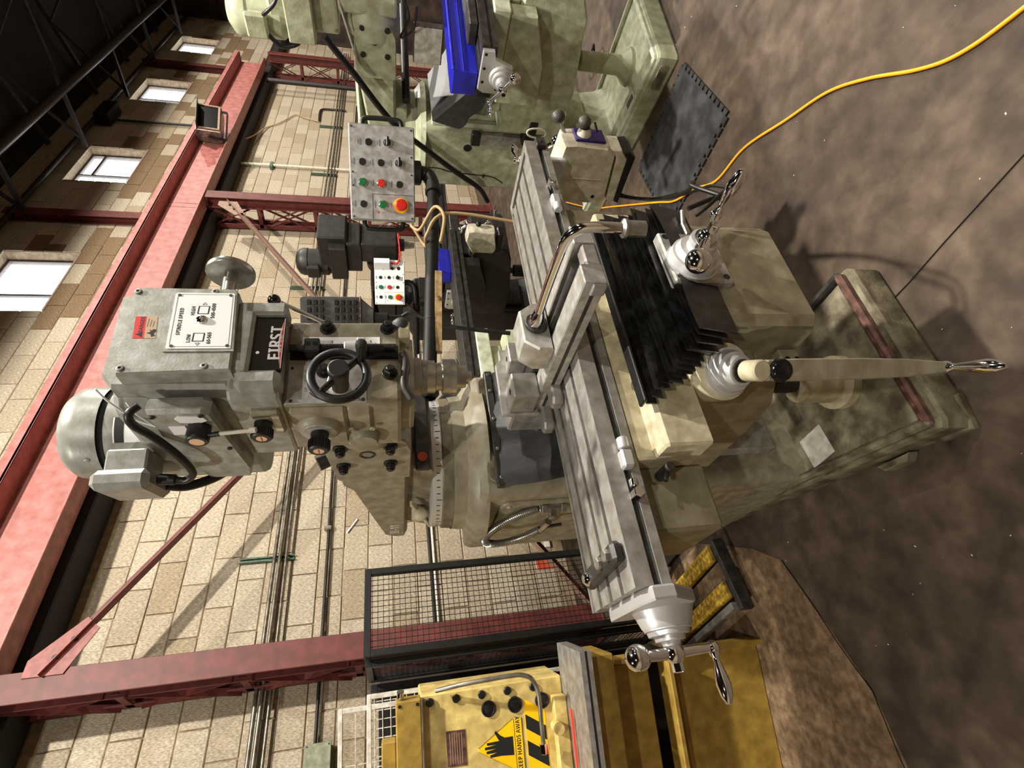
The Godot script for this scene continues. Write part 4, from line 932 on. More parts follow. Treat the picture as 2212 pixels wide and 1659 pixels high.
func mill_head(t: Node3D) -> void:
	var s := ST()
	# quill housing
	prism(s, rrect(0.432, 0.650, -0.26, -0.055, 0.012), 1, 1.482, 1.722, 0.008)
	prism(s, rrect(0.45, 0.64, -0.25, -0.075, 0.05), 1, 1.452, 1.49, 0.008)
	lathe(s, Vector3(0.545, 1.566, -0.24), Vector3(0, 0, -1), [[0, 0.115], [0.05, 0.112], [0.06, 0.10], [0.08, 0.098]], 32)
	var h := part(t, "head", s, MT.paint)
	for q: Array in [[0.627, 1.639], [0.627, 1.508], [0.504, 1.505], [0.509, 1.640]]: hexnut(h, Vector3(q[0], q[1], -0.056), Vector3(0, 0, 1), 0.0125)
	# neck and maker's recess
	s = ST()
	prism(s, rrect(0.430, 0.655, -0.29, -0.012, 0.03), 1, 1.72, 1.815, 0.006)
	box(s, 0.470, 0.652, 1.775, 1.812, -0.05, 0.008, 0.006); box(s, 0.618, 0.652, 1.715, 1.80, -0.05, 0.008, 0.006); box(s, 0.438, 0.482, 1.715, 1.80, -0.05, 0.008, 0.012)
	var nk := part(h, "neck", s, MT.paint_grey)
	s = ST(); box(s, 0.482, 0.618, 1.717, 1.777, -0.013, -0.004, 0.001); part(nk, "maker_plate", s, MT.black_gloss)
	letters(h, "maker_name", "FIRST", 0.024, MT.white_plate, face_xf(Vector3(0.549, 1.7315, -0.0038), Vector3(1, 0, 0), Vector3(0, 1, 0)), 0.002)
	s = ST(); cyl(s, Vector3(0.525, 1.764, -0.0045), Vector3(0.525, 1.764, -0.003), 0.0035, -1, 16); part(h, "maker_dot", s, MT.white_plate)
	s = ST(); var arc := []
	for i in 13: arc.append(Vector2(0.486 + 0.0107 * i, 1.7185 + 0.0082 * sin(PI * i / 12)))
	arc.append(Vector2(0.614, 1.7175)); arc.append(Vector2(0.486, 1.7175)); prism(s, arc, 2, -0.004, -0.0032, 0); part(h, "maker_stripe", s, MT.white_plate)
	s = ST(); arc = []
	for i in 13: arc.append(Vector2(0.49 + 0.0100 * i, 1.7195 + 0.0046 * sin(PI * i / 12)))
	arc.append(Vector2(0.61, 1.7190)); arc.append(Vector2(0.49, 1.7190)); prism(s, arc, 2, -0.0034, -0.0028, 0); part(h, "maker_stripe", s, MT.print_red)
	# belt housing
	s = ST()
	prism(s, [[0.458, 1.818], [0.462, 2.02], [0.492, 2.043], [0.69, 2.050], [0.694, 1.86], [0.66, 1.80], [0.48, 1.80]], 2, -0.30, -0.022, 0.012)
	prism(s, rrect(0.438, 0.60, -0.44, -0.05, 0.06), 1, 1.81, 2.03, 0.01)
	var bh := part(h, "belt_housing", s, MT.paint_grey)
	s = ST(); prism(s, [[0.468, 1.802], [0.462, 1.994], [0.472, 2.0], [0.668, 2.008], [0.676, 2.0], [0.675, 1.818], [0.665, 1.810]], 2, -0.022, 0.02, 0.006); var lid := part(bh, "front_cover", s, MT.paint_grey)
	for q: Array in [[0.662, 1.998], [0.664, 1.857], [0.477, 1.85], [0.474, 1.989]]: capscrew(bh, Vector3(q[0], q[1] - 0.002, 0.02), Vector3(0, 0, 1), 0.0065, MT.iron)
	s = ST(); prism(s, [[0.510, 1.800], [0.510, 1.924], [0.514, 1.928], [0.662, 1.934], [0.662, 1.812]], 2, 0.0195, 0.0225, 0.001); part(bh, "plate_surround", s, MT.paint_grey)
	s = ST(); prism(s, [[0.516, 1.806], [0.516, 1.917], [0.519, 1.920], [0.655, 1.926], [0.658, 1.923], [0.658, 1.818], [0.655, 1.815]], 2, 0.0225, 0.0240, 0.0004); var sp := part(h, "speed_plate", s, MT.white_plate, "white SPINDLE SPEED plate")
	var X := Vector3(1, 0.045, 0); var Y := Vector3(-0.02, 1, 0)
	letters(sp, "title", "SPINDLE SPEED", 0.0068, MT.print_black, face_xf(Vector3(0.5828, 1.9061, 0.0241), X, Y))
	letters(sp, "low_text", "LOW", 0.0068, MT.print_black, face_xf(Vector3(0.5402, 1.8842, 0.0241), X, Y)); letters(sp, "high_text", "HIGH", 0.0068, MT.print_black, face_xf(Vector3(0.6099, 1.8866, 0.0241), X, Y))
	letters(sp, "low_range", "60-565", 0.0068, MT.print_black, face_xf(Vector3(0.5411, 1.8482, 0.0241), X, Y)); letters(sp, "high_range", "500-4500", 0.0068, MT.print_black, face_xf(Vector3(0.6104, 1.850, 0.0241), X, Y))
	for q: Array in [[0.543, 1.867, -1], [0.612, 1.868, 1]]:
		s = ST(); box(s, q[0] - 0.0105, q[0] + 0.0105, q[1] - 0.0105, q[1] + 0.0105, 0.024, 0.0243, 0); var wn := part(sp, "speed_window", s, MT.print_black)
		s = ST(); box(s, q[0] - 0.009, q[0] + 0.0085, q[1] - 0.0085, q[1] + 0.0075, 0.0243, 0.0246, 0); part(wn, "window_tape", s, MT.white_plate)
		s = ST(); var d: float = q[2]; bar(s, Vector3(q[0] + 0.014 * d, q[1] - 0.004, 0.0243), Vector3(q[0] + 0.014 * d, q[1] + 0.004, 0.0243), 0.0004, 0.0006, Vector3(0, 0, 1), 0); bar(s, Vector3(q[0] + 0.014 * d, q[1] - 0.004, 0.0243), Vector3(q[0] + 0.020 * d, q[1], 0.0243), 0.0004, 0.0006, Vector3(0, 0, 1), 0); bar(s, Vector3(q[0] + 0.014 * d, q[1] + 0.004, 0.0243), Vector3(q[0] + 0.020 * d, q[1], 0.0243), 0.0004, 0.0006, Vector3(0, 0, 1), 0); part(sp, "arrow", s, MT.print_grey)
	s = ST(); lathe(s, Vector3(0.587, 1.868, 0.024), Vector3(0, 0, 1), [[0, 0.010], [0.003, 0.0095], [0.0055, 0.006], [0.006, 0]], 20); part(sp, "speed_knob", s, MT.chrome)
	for q: Array in [[0.522, 1.911], [0.651, 1.918], [0.652, 1.823], [0.522, 1.813]]:
		s = ST(); cyl(s, Vector3(q[0], q[1], 0.024), Vector3(q[0], q[1], 0.0252), 0.0032, -1, 12); part(sp, "rivet", s, MT.iron_dark)
	s = ST()
	for e: Array in [[0.5265, 1.8115, 0.6475, 1.8185], [0.6535, 1.828, 0.6535, 1.914], [0.6475, 1.9205, 0.5265, 1.915], [0.5205, 1.907, 0.5205, 1.8165], [0.6475, 1.8185, 0.6535, 1.828], [0.6535, 1.914, 0.6475, 1.9205], [0.5265, 1.915, 0.5205, 1.907], [0.5205, 1.8165, 0.5265, 1.8115]]:
		bar(s, Vector3(e[0], e[1], 0.0241), Vector3(e[2], e[3], 0.0241), 0.0004, 0.0007, Vector3(0, 0, 1), 0)
	part(sp, "border_line", s, MT.print_grey)
	# warning label
	s = ST(); prism(s, [[0.5435, 1.943], [0.5435, 1.963], [0.5975, 1.968], [0.5975, 1.949]], 2, 0.0198, 0.0206, 0); var wl := part(h, "warning_label", s, MT.tan_plate)
	s = ST(); prism(s, [[0.5435, 1.963], [0.5435, 1.982], [0.5975, 1.987], [0.5975, 1.968]], 2, 0.0198, 0.0207, 0); part(wl, "red_band", s, MT.print_red)
	letters(wl, "warning_text", "DANGER", 0.0070, MT.print_black, face_xf(Vector3(0.577, 1.9725, 0.0207), X, Y), 0.0003)
	s = ST(); prism(s, [[0.546, 1.967], [0.553, 1.979], [0.559, 1.9685]], 2, 0.0207, 0.021, 0); prism(s, [[0.547, 1.951], [0.553, 1.953], [0.556, 1.961], [0.559, 1.954], [0.565, 1.957], [0.56, 1.949], [0.562, 1.945], [0.555, 1.948], [0.549, 1.945]], 2, 0.0206, 0.0209, 0); prism(s, circ(0.562, 1.9525 - 0.004, 0.0035, 8), 2, 0.0206, 0.021, 0); part(wl, "pictogram", s, MT.print_black)
	for i in 3:
		s = ST(); box(s, 0.572, 0.592 - 0.003 * i, 1.962 - i * 0.005, 1.9632 - i * 0.005, 0.0206, 0.0208, 0); part(wl, "print_line", s, MT.print_grey)
	# motor
	s = ST(); var mc := Vector3(0.535, 0, -0.335)
	lathe(s, mc + Vector3(0, 1.97, 0), Vector3.UP, [[0, 0], [0, 0.085], [0.03, 0.102], [0.05, 0.105], [0.155, 0.105]], 44)
	lathe(s, mc + Vector3(0, 2.138, 0), Vector3.UP, [[0, 0.109], [0.045, 0.109], [0.065, 0.104], [0.082, 0.09], [0.094, 0.065], [0.099, 0.03], [0.1, 0]], 44)
	var mo := part(h, "motor", s, MT.paint_grey)
	s = ST(); lathe(s, mc + Vector3(0, 2.124, 0), Vector3.UP, [[0, 0.1], [0, 0.1045], [0.0145, 0.1045], [0.0145, 0.1]], 44); part(mo, "shroud_gap", s, MT.black_hole)
	s = ST(); lathe(s, mc + Vector3(-0.109 * cos(0.5), 2.16, 0.109 * sin(0.5)), Vector3(-cos(0.5), 0, sin(0.5)), [[0, 0.006], [0.002, 0.005], [0.003, 0]], 12); part(mo, "screw", s, MT.iron)
	# motor rating plate, wrapped on the drum
	s = ST(); s.set_smooth_group(2)
	for i in 6:
		var a0 := PI * 0.5 + 0.18 + i * 0.09; var a1 := a0 + 0.09
		var p0 := mc + Vector3(cos(a0), 0, sin(a0)) * 0.1062; var p1 := mc + Vector3(cos(a1), 0, sin(a1)) * 0.1062
		quad(s, p0 + Vector3(0, 2.045, 0), p1 + Vector3(0, 2.045, 0), p1 + Vector3(0, 2.105, 0), p0 + Vector3(0, 2.105, 0), p0 - mc)
	part(mo, "rating_plate", s, MT.white_plate)
	s = ST(); s.set_smooth_group(2)
	for i in 6:
		var a0 := PI * 0.5 + 0.18 + i * 0.09; var a1 := a0 + 0.09
		var p0 := mc + Vector3(cos(a0), 0, sin(a0)) * 0.1066; var p1 := mc + Vector3(cos(a1), 0, sin(a1)) * 0.1066
		quad(s, p0 + Vector3(0, 2.083, 0), p1 + Vector3(0, 2.083, 0), p1 + Vector3(0, 2.102, 0), p0 + Vector3(0, 2.102, 0), p0 - mc)
	part(mo, "plate_band", s, MT.print_black)
	# terminal box on the left of the motor
	s = ST(); TXF = Transform3D(Basis(Vector3.UP, -0.18), Vector3(0.40, 2.0, -0.27)); box(s, -0.01, 0.04, 0.015, 0.095, -0.045, 0.045, 0.004); box(s, -0.05, -0.008, 0.0, 0.11, -0.068, 0.068, 0.012)
	TXF = Transform3D(); part(mo, "terminal_box", s, MT.paint_grey)
	s = ST(); cyl(s, Vector3(0.375, 2.0, -0.26), Vector3(0.372, 1.965, -0.262), 0.012, -1, 14, 0.002); tube(s, [Vector3(0.372, 1.97, -0.262), Vector3(0.370, 1.945, -0.262), Vector3(0.375, 1.925, -0.235), Vector3(0.385, 1.935, -0.17), Vector3(0.40, 1.965, -0.11), Vector3(0.405, 1.985, -0.07), Vector3(0.415, 1.985, -0.045), Vector3(0.43, 1.97, -0.04)], 0.008, 10, 8)
	tube(s, [Vector3(0.38, 2.0, -0.31), Vector3(0.385, 1.965, -0.33), Vector3(0.41, 1.92, -0.35), Vector3(0.44, 1.885, -0.36)], 0.011, 10, 6)
	part(mo, "motor_cable", s, MT.cable_black)
	# clear torn sleeve edge on the housing
	s = ST(); tube(s, [Vector3(0.462, 2.045, -0.03), Vector3(0.45, 2.03, -0.06), Vector3(0.435, 2.0, -0.10), Vector3(0.425, 1.965, -0.115)], 0.002, 6, 5); tube(s, [Vector3(0.447, 2.0, -0.055), Vector3(0.43, 1.985, -0.075), Vector3(0.425, 1.965, -0.115)], 0.0016, 6, 5); part(mo, "guard_wire", s, MT.white_plate)
	# gear box panel on the left side with knobs
	s = ST(); prism(s, [[-0.035, 1.955], [-0.035, 1.86], [-0.045, 1.845], [-0.30, 1.825], [-0.345, 1.835], [-0.345, 1.925], [-0.14, 1.958]], 0, 0.408, 0.445, 0.008); var gp := part(h, "feed_gearbox", s, MT.paint_grey)
	for q: Array in [[1.945, -0.047], [1.862, -0.047], [1.915, -0.15], [1.845, -0.19]]: capscrew(gp, Vector3(0.408, q[0], q[1]), Vector3.LEFT, 0.005, MT.iron_dark)
	s = ST(); box(s, 0.406, 0.409, 1.90, 1.93, -0.12, -0.085, 0.0005); part(gp, "small_label", s, MT.white_plate)
	s = ST(); prism(s, [[-0.045, 1.90], [-0.055, 1.91], [-0.07, 1.905], [-0.075, 1.87], [-0.065, 1.855], [-0.05, 1.86]], 0, 0.4055, 0.409, 0.0005); part(gp, "dial_segment", s, MT.white_plate)
	s = ST(); lathe(s, Vector3(0.408, 1.876, -0.092), Vector3.LEFT, [[0, 0], [0, 0.021], [0.02, 0.022], [0.032, 0.021], [0.034, 0.019], [0.034, 0]], 26); var k1 := part(gp, "speed_selector", s, MT.black)
	s = ST(); cyl(s, Vector3(0.374, 1.876, -0.092), Vector3(0.3732, 1.876, -0.092), 0.0135, -1, 18); part(k1, "dial_face", s, MT.dial_tan)
	s = ST(); cyl(s, Vector3(0.385, 1.865, -0.09), Vector3(0.386, 1.835, -0.083), 0.0055, -1, 10); part(k1, "lever_root", s, MT.black)
	s = ST(); cyl(s, Vector3(0.386, 1.835, -0.083), Vector3(0.386, 1.775, -0.075), 0.0042, -1, 12); cyl(s, Vector3(0.386, 1.778, -0.075), Vector3(0.386, 1.766, -0.073), 0.006, -1, 12); part(k1, "lever_rod", s, MT.white_paint)
	s = ST(); box(s, 0.418, 0.445, 1.725, 1.782, -0.155, -0.062, 0.005); var p2 := part(h, "selector_box", s, MT.paint)
	s = ST(); box(s, 0.4168, 0.4182, 1.728, 1.742, -0.14, -0.075, 0); part(p2, "small_label", s, MT.cream)
	ribbed_knob(p2, Vector3(0.418, 1.762, -0.105), Vector3.LEFT, 0.021, 0.036)
	# feed gear case on the left of the quill housing
	s = ST(); box(s, 0.422, 0.445, 1.595, 1.712, -0.22, -0.066, 0.008); lathe(s, Vector3(0.43, 1.655, -0.14), Vector3.LEFT, [[0, 0.05], [0.012, 0.046], [0.02, 0.038], [0.021, 0.036]], 30); var gc := part(h, "feed_case", s, MT.paint)
	s = ST(); lathe(s, Vector3(0.409, 1.655, -0.14), Vector3.LEFT, [[0, 0.036], [0.0015, 0.035], [0.0015, 0.0]], 30); part(gc, "dial_ring", s, MT.alu_plate)
	ribbed_knob(gc, Vector3(0.407, 1.655, -0.14), Vector3.LEFT, 0.0225, 0.042)
	s = ST(); box(s, 0.425, 0.447, 1.54, 1.60, -0.20, -0.066, 0.01); lathe(s, Vector3(0.44, 1.565, -0.20), Vector3.LEFT, [[0, 0.035], [0.02, 0.034], [0.03, 0.028], [0.032, 0]], 26); part(gc, "worm_cover", s, MT.paint)
	for q: Array in [[1.59, -0.15], [1.545, -0.15], [1.595, -0.215], [1.54, -0.225], [1.568, -0.205]]: capscrew(gc, Vector3(0.421, q[0], q[1]), Vector3.LEFT, 0.006, MT.paint_pale)
	# dial plate and fine feed handwheel
	s = ST(); box(s, 0.432, 0.527, 1.553, 1.712, -0.056, -0.0525, 0.001); var dp := part(h, "feed_plate", s, MT.alu_plate)
	for q: Array in [[0.519, 1.705], [0.438, 1.703], [0.438, 1.56]]:
		s = ST(); cyl(s, Vector3(q[0], q[1], -0.0525), Vector3(q[0], q[1], -0.051), 0.0035, -1, 12); part(dp, "screw", s, MT.iron_dark)
	letters(dp, "down_text", "DOWN", 0.0065, MT.print_grey, face_xf(Vector3(0.4994, 1.6761, -0.0524), X, Y), 0.0003); letters(dp, "up_text", "UP", 0.0065, MT.print_grey, face_xf(Vector3(0.465, 1.675, -0.0524), X, Y), 0.0003)
	s = ST(); var wa := []
	for i in 8: wa.append(Vector3(0.458 + 0.045 * cos(2.1 + i * 0.09) + 0.022, 1.625 + 0.058 * sin(2.1 + i * 0.09) - 0.008, -0.0522))
	tube(s, wa, 0.0012, 5, 1); part(dp, "arrow", s, MT.print_black)
	s = ST(); cyl(s, Vector3(0.458, 1.608, -0.053), Vector3(0.452, 1.605, 0.0), 0.022, -1, 24, 0.002); part(dp, "wheel_collar", s, MT.alu)
	var wc := Vector3(0.437, 1.600, 0.040); var wax := Vector3(-0.08, -0.03, 1).normalized()
	s = ST(); var B := frame_of(wax); var rp := []
	for i in 37: rp.append(wc + (B.x * cos(TAU * i / 36) + B.y * sin(TAU * i / 36)) * 0.052)
	tube(s, rp, 0.0088, 12, 1)
	lathe(s, wc - wax * 0.045, wax, [[0, 0], [0, 0.017], [0.05, 0.0185], [0.066, 0.0205], [0.074, 0.0195], [0.076, 0.017], [0.076, 0]], 28)
	for a in [2.4, -0.75]:
		var o := B.x * cos(a) + B.y * sin(a); var pp := wax.cross(o)
		bar(s, wc + o * 0.015, wc + o * 0.05, 0.02, 0.008, pp, 0.003)
	var hw := part(h, "fine_feed_handwheel", s, MT.black, "black handwheel with a grip")
	var go := wc + Vector3(0.030, -0.042, 0)
	s = ST(); lathe(s, go, (wax + Vector3(0.25, 0.0, 0)).normalized(), [[0, 0.007], [0.012, 0.006], [0.02, 0.009], [0.045, 0.0115], [0.055, 0.010], [0.058, 0.0]], 20); part(hw, "grip", s, MT.black)
	# quill depth scale and stop
	s = ST(); box(s, 0.580, 0.603, 1.525, 1.690, -0.056, -0.0535, 0.0005); var sc := part(h, "depth_scale", s, MT.white_plate)
	s = ST()
	for i in 33: box(s, 0.580, 0.5835 if i % 4 else 0.5875, 1.535 + i * 0.0046, 1.5356 + i * 0.0046, -0.0536, -0.0532, 0)
	part(sc, "graduation", s, MT.print_black).set_meta("kind", "stuff")
	for i in 5: letters(sc, "digit", str(5 - i), 0.006, MT.print_black, face_xf(Vector3(0.590, 1.545 + 0.0275 * i, -0.0534), Vector3(0, -1, 0), Vector3(1, 0, 0)), 0.0003)
	s = ST(); box(s, 0.541, 0.580, 1.486, 1.713, -0.057, -0.0535, 0.002); var sl := part(h, "stop_slot", s, MT.black_hole)
	s = ST(); cyl(s, Vector3(0.562, 1.49, -0.040), Vector3(0.562, 1.712, -0.040), 0.009, -1, 16)
	for i in 52: lathe(s, Vector3(0.562, 1.495 + i * 0.0030, -0.040), Vector3.UP, [[0, 0.009], [0.0009, 0.0102], [0.0018, 0.009]], 12)
	part(sl, "stop_screw", s, MT.oxide)
	s = ST(); box(s, 0.542, 0.578, 1.650, 1.681, -0.05, -0.022, 0.003); var sb := part(sl, "stop_block", s, MT.oxide)
	for y in [1.658, 1.673]:
		s = ST(); cyl(s, Vector3(0.562, y, -0.022), Vector3(0.562, y, -0.0212), 0.0052, -1, 14); part(sb, "socket", s, MT.black_hole)
	s = ST(); cyl(s, Vector3(0.562, 1.60, -0.038), Vector3(0.562, 1.572, -0.038), 0.0145, -1, 24, 0.002); box(s, 0.545, 0.578, 1.556, 1.573, -0.05, -0.02, 0.002); part(sl, "micrometer_nut", s, MT.alu)
	# right side: levers with black balls, speed change disc
	s = ST(); cyl(s, Vector3(0.66, 1.648, -0.075), Vector3(0.672, 1.738, -0.018), 0.0048, -1, 12); var lv := part(h, "quill_lever", s, MT.chrome)
	s = ST(); sph(s, Vector3(0.673, 1.748, -0.013), 0.0135, 20); part(lv, "ball", s, MT.black_gloss)
	s = ST(); cyl(s, Vector3(0.64, 1.775, -0.10), Vector3(0.682, 1.782, -0.07), 0.0048, -1, 12); lv = part(h, "brake_lever", s, MT.chrome)
	s = ST(); sph(s, Vector3(0.686, 1.783, -0.066), 0.0125, 20); part(lv, "ball", s, MT.black_gloss)
	s = ST(); cyl(s, Vector3(0.68, 1.838, 0.0), Vector3(0.73, 1.838, 0.004), 0.0135, -1, 20, 0.001); lathe(s, Vector3(0.728, 1.838, 0.004), Vector3(1, 0, 0.04), [[0, 0], [0, 0.047], [0.003, 0.049], [0.010, 0.049], [0.012, 0.047], [0.012, 0.0]], 44)
	cyl(s, Vector3(0.738, 1.88, 0.01), Vector3(0.755, 1.882, 0.01), 0.004, -1, 10)
	part(h, "speed_change_disc", s, MT.steel, "bright round speed change wheel")
	# spindle nose below the head
	s = ST(); lathe(s, Vector3(0.555, 1.485, -0.15), Vector3.DOWN, [[0, 0.055], [0.022, 0.054], [0.024, 0.048], [0.05, 0.046], [0.052, 0.042], [0.066, 0.042]], 32); var sn := part(h, "spindle_nose", s, MT.iron)
	s = ST(); lathe(s, Vector3(0.555, 1.42, -0.15), Vector3.DOWN, [[0, 0.04], [0.02, 0.04], [0.022, 0.034], [0.036, 0.034], [0.038, 0.043], [0.07, 0.043], [0.072, 0.03], [0.095, 0.028], [0.097, 0.013], [0.11, 0.012], [0.11, 0]], 32); part(sn, "tool_holder", s, MT.steel)
	s = ST(); box(s, 0.60, 0.648, 1.458, 1.484, -0.10, -0.05, 0.003); part(sn, "chipped_bracket", s, MT.paint_pale)
	s = ST(); tube(s, [Vector3(0.56, 1.475, -0.06), Vector3(0.52, 1.47, -0.045), Vector3(0.47, 1.475, -0.05), Vector3(0.44, 1.46, -0.06)], 0.009, 8, 5); part(sn, "clamp_lever", s, MT.iron_dark)
	s = ST(); lathe(s, Vector3(0.642, 1.478, -0.062), Vector3(0.1, 0.3, 1), [[0, 0.018], [0.008, 0.02], [0.012, 0.012], [0.016, 0.0]], 18); part(sn, "quill_lock", s, MT.black)

# ---------------------------------------------------------------- vise, wrench and clamp block on the table
func build_vise() -> void:
	var t := thing("machine_vise", "grey steel machine vise set across the table with its long rails toward the operator", "vise", MILL)
	var s := ST(); var xc := 0.595
	for sx: float in [-1.0, 1.0]:
		s = ST(); var a := xc + sx * 0.080; var b := xc + sx * 0.028
		box(s, a, b, 1.0895, 1.137, -0.30, 0.228, 0.0025)
		var r := part(t, "rail", s, MT.iron_ground)
		s = ST(); box(s, a + sx * 0.0004, a - sx * 0.002, 1.107, 1.116, -0.30, 0.226, 0.0005); part(r, "rail_groove", s, MT.iron_dark)
	s = ST(); box(s, xc - 0.03, xc + 0.03, 1.0895, 1.105, -0.30, 0.2, 0.002); part(t, "bed_floor", s, MT.iron_dark)
	s = ST(); box(s, xc - 0.088, xc + 0.088, 1.0895, 1.122, 0.196, 0.226, 0.004); part(t, "front_bridge", s, MT.iron)
	# fixed jaw at the back with a ribbed top
	s = ST(); box(s, xc - 0.085, xc + 0.105, 1.0895, 1.185, -0.365, -0.262, 0.003); var fj := part(t, "fixed_jaw", s, MT.iron)
	for i in 7:
		s = ST(); box(s, xc - 0.083, xc + 0.103, 1.184, 1.189, -0.362 + i * 0.0145, -0.3525 + i * 0.0145, 0.0015); part(fj, "rib", s, MT.iron_ground)
	for q: Array in [[-0.055, 1.155], [0.02, 1.135], [0.075, 1.155]]:
		s = ST(); lathe(s, Vector3(xc + q[0], q[1], -0.3652), Vector3(0, 0, -1), [[0, 0.011], [0.0005, 0.011], [0.0005, 0.008], [-0.004, 0.007], [-0.004, 0]], 16); part(fj, "screw_hole", s, MT.iron_dark)
	s = ST(); prism(s, [[xc - 0.098, 1.125], [xc - 0.098, 1.222], [xc + 0.06, 1.222], [xc + 0.075, 1.208], [xc + 0.11, 1.208], [xc + 0.11, 1.125]], 2, -0.262, -0.246, 0.0025); part(t, "jaw_plate", s, MT.iron_ground)
	# stepped block against the plate
	s = ST(); box(s, xc - 0.092, xc - 0.022, 1.138, 1.205, -0.246, -0.165, 0.003); var w := part(t, "moving_jaw", s, MT.iron)
	s = ST(); cyl(s, Vector3(xc - 0.058, 1.205, -0.20), Vector3(xc - 0.058, 1.2056, -0.20), 0.0085, -1, 18); part(w, "hole", s, MT.black_hole)
	s = ST(); box(s, xc + 0.03, xc + 0.095, 1.138, 1.195, -0.246, -0.19, 0.003); part(t, "jaw_end", s, MT.iron)
	s = ST(); cyl(s, Vector3(xc + 0.06, 1.195, -0.22), Vector3(xc + 0.06, 1.1956, -0.22), 0.0075, -1, 18); part(t, "hole", s, MT.black_hole)
	s = ST(); box(s, xc - 0.02, xc + 0.07, 1.12, 1.15, -0.245, -0.10, 0.003); part(t, "jaw_slide", s, MT.iron_dark)
	# nut housing, eight-sided
	s = ST(); prism(s, [[xc - 0.068, 1.138], [xc - 0.068, 1.172], [xc - 0.045, 1.205], [xc + 0.045, 1.205], [xc + 0.068, 1.172], [xc + 0.068, 1.138]], 2, -0.085, 0.0, 0.006); part(t, "nut_housing", s, MT.iron_ground)
	s = ST(); cyl(s, Vector3(xc, 1.172, 0.0), Vector3(xc, 1.172, 0.012), 0.027, -1, 26, 0.002); lathe(s, Vector3(xc, 1.172, 0.0121), Vector3(0, 0, 1), [[0, 0.02], [0.0003, 0.02], [0.0003, 0]], 24); part(t, "screw_collar", s, MT.iron_dark)
	s = ST(); cyl(s, Vector3(xc, 1.125, -0.09), Vector3(xc, 1.125, 0.19), 0.012, -1, 16); part(t, "vise_screw", s, MT.iron_dark)
	# hold-down bolts
	for q: Array in [[0.545, -0.152, 0.515], [0.545, -0.255, 0.50]]:
		s = ST(); prism(s, [[q[2] - 0.05, q[1] - 0.016], [q[2] - 0.035, q[1] - 0.024], [q[2] + 0.05, q[1] - 0.02], [q[2] + 0.05, q[1] + 0.016], [q[2] - 0.035, q[1] + 0.018], [q[2] - 0.05, q[1] + 0.008]], 1, 1.0885, 1.117, 0.005); part(t, "hold_down_clamp", s, MT.iron)
	# wrench on the vise screw
	var wt := thing("vise_wrench", "bright bent socket wrench left on the vise screw, pointing at the viewer", "wrench", MILL)
	s = ST(); var x := xc - 0.005
	tube(s, [Vector3(x, 1.176, 0.045), Vector3(x, 1.176, 0.12), Vector3(x - 0.005, 1.176, 0.22), Vector3(x - 0.008, 1.173, 0.275), Vector3(x - 0.012, 1.158, 0.302), Vector3(x - 0.016, 1.13, 0.312), Vector3(x - 0.02, 1.095, 0.316), Vector3(x - 0.022, 1.07, 0.317)], 0.0105, 14, 7); part(wt, "handle", s, MT.chrome)
	s = ST(); lathe(s, Vector3(x, 1.176, 0.012), Vector3(0, 0, 1), [[0, 0.008], [0, 0.0165], [0.02, 0.0175], [0.032, 0.015], [0.045, 0.0105]], 8); part(wt, "socket", s, MT.chrome)
	s = ST(); lathe(s, Vector3(x - 0.022, 1.082, 0.317), Vector3(-0.02, -1, 0.02), [[0, 0.0105], [0.004, 0.018], [0.009, 0.0185], [0.011, 0.0155], [0.012, 0.0155], [0.046, 0.0155], [0.047, 0.012], [0.04, 0.011], [0.035, 0]], 24); part(wt, "end_socket", s, MT.steel)
	# clamp block lying on the left end of the table
	var cb := thing("clamp_block", "dark worn steel clamp bar bolted across the left end of the table", "clamp", MILL * Transform3D(Basis(Vector3.UP, 0.07), Vector3(0.062, 1.0885, -0.105)))
	s = ST(); box(s, -0.02, 0.02, 0, 0.024, -0.088, 0.10, 0.007); part(cb, "bar", s, MT.iron_dark)
	s = ST(); lathe(s, Vector3(-0.002, 0.024, -0.062), Vector3.UP, [[0, 0.015], [0.005, 0.0135], [0.010, 0.009], [0.0105, 0]], 16); part(cb, "washer", s, MT.chrome)
	for z in [0.03, 0.075]:
		s = ST(); hexa(s, Vector3(0.0, 0.022, z), Vector3(0.0, 0.034, z), 0.012, 0.002); part(cb, "nut", s, MT.steel)

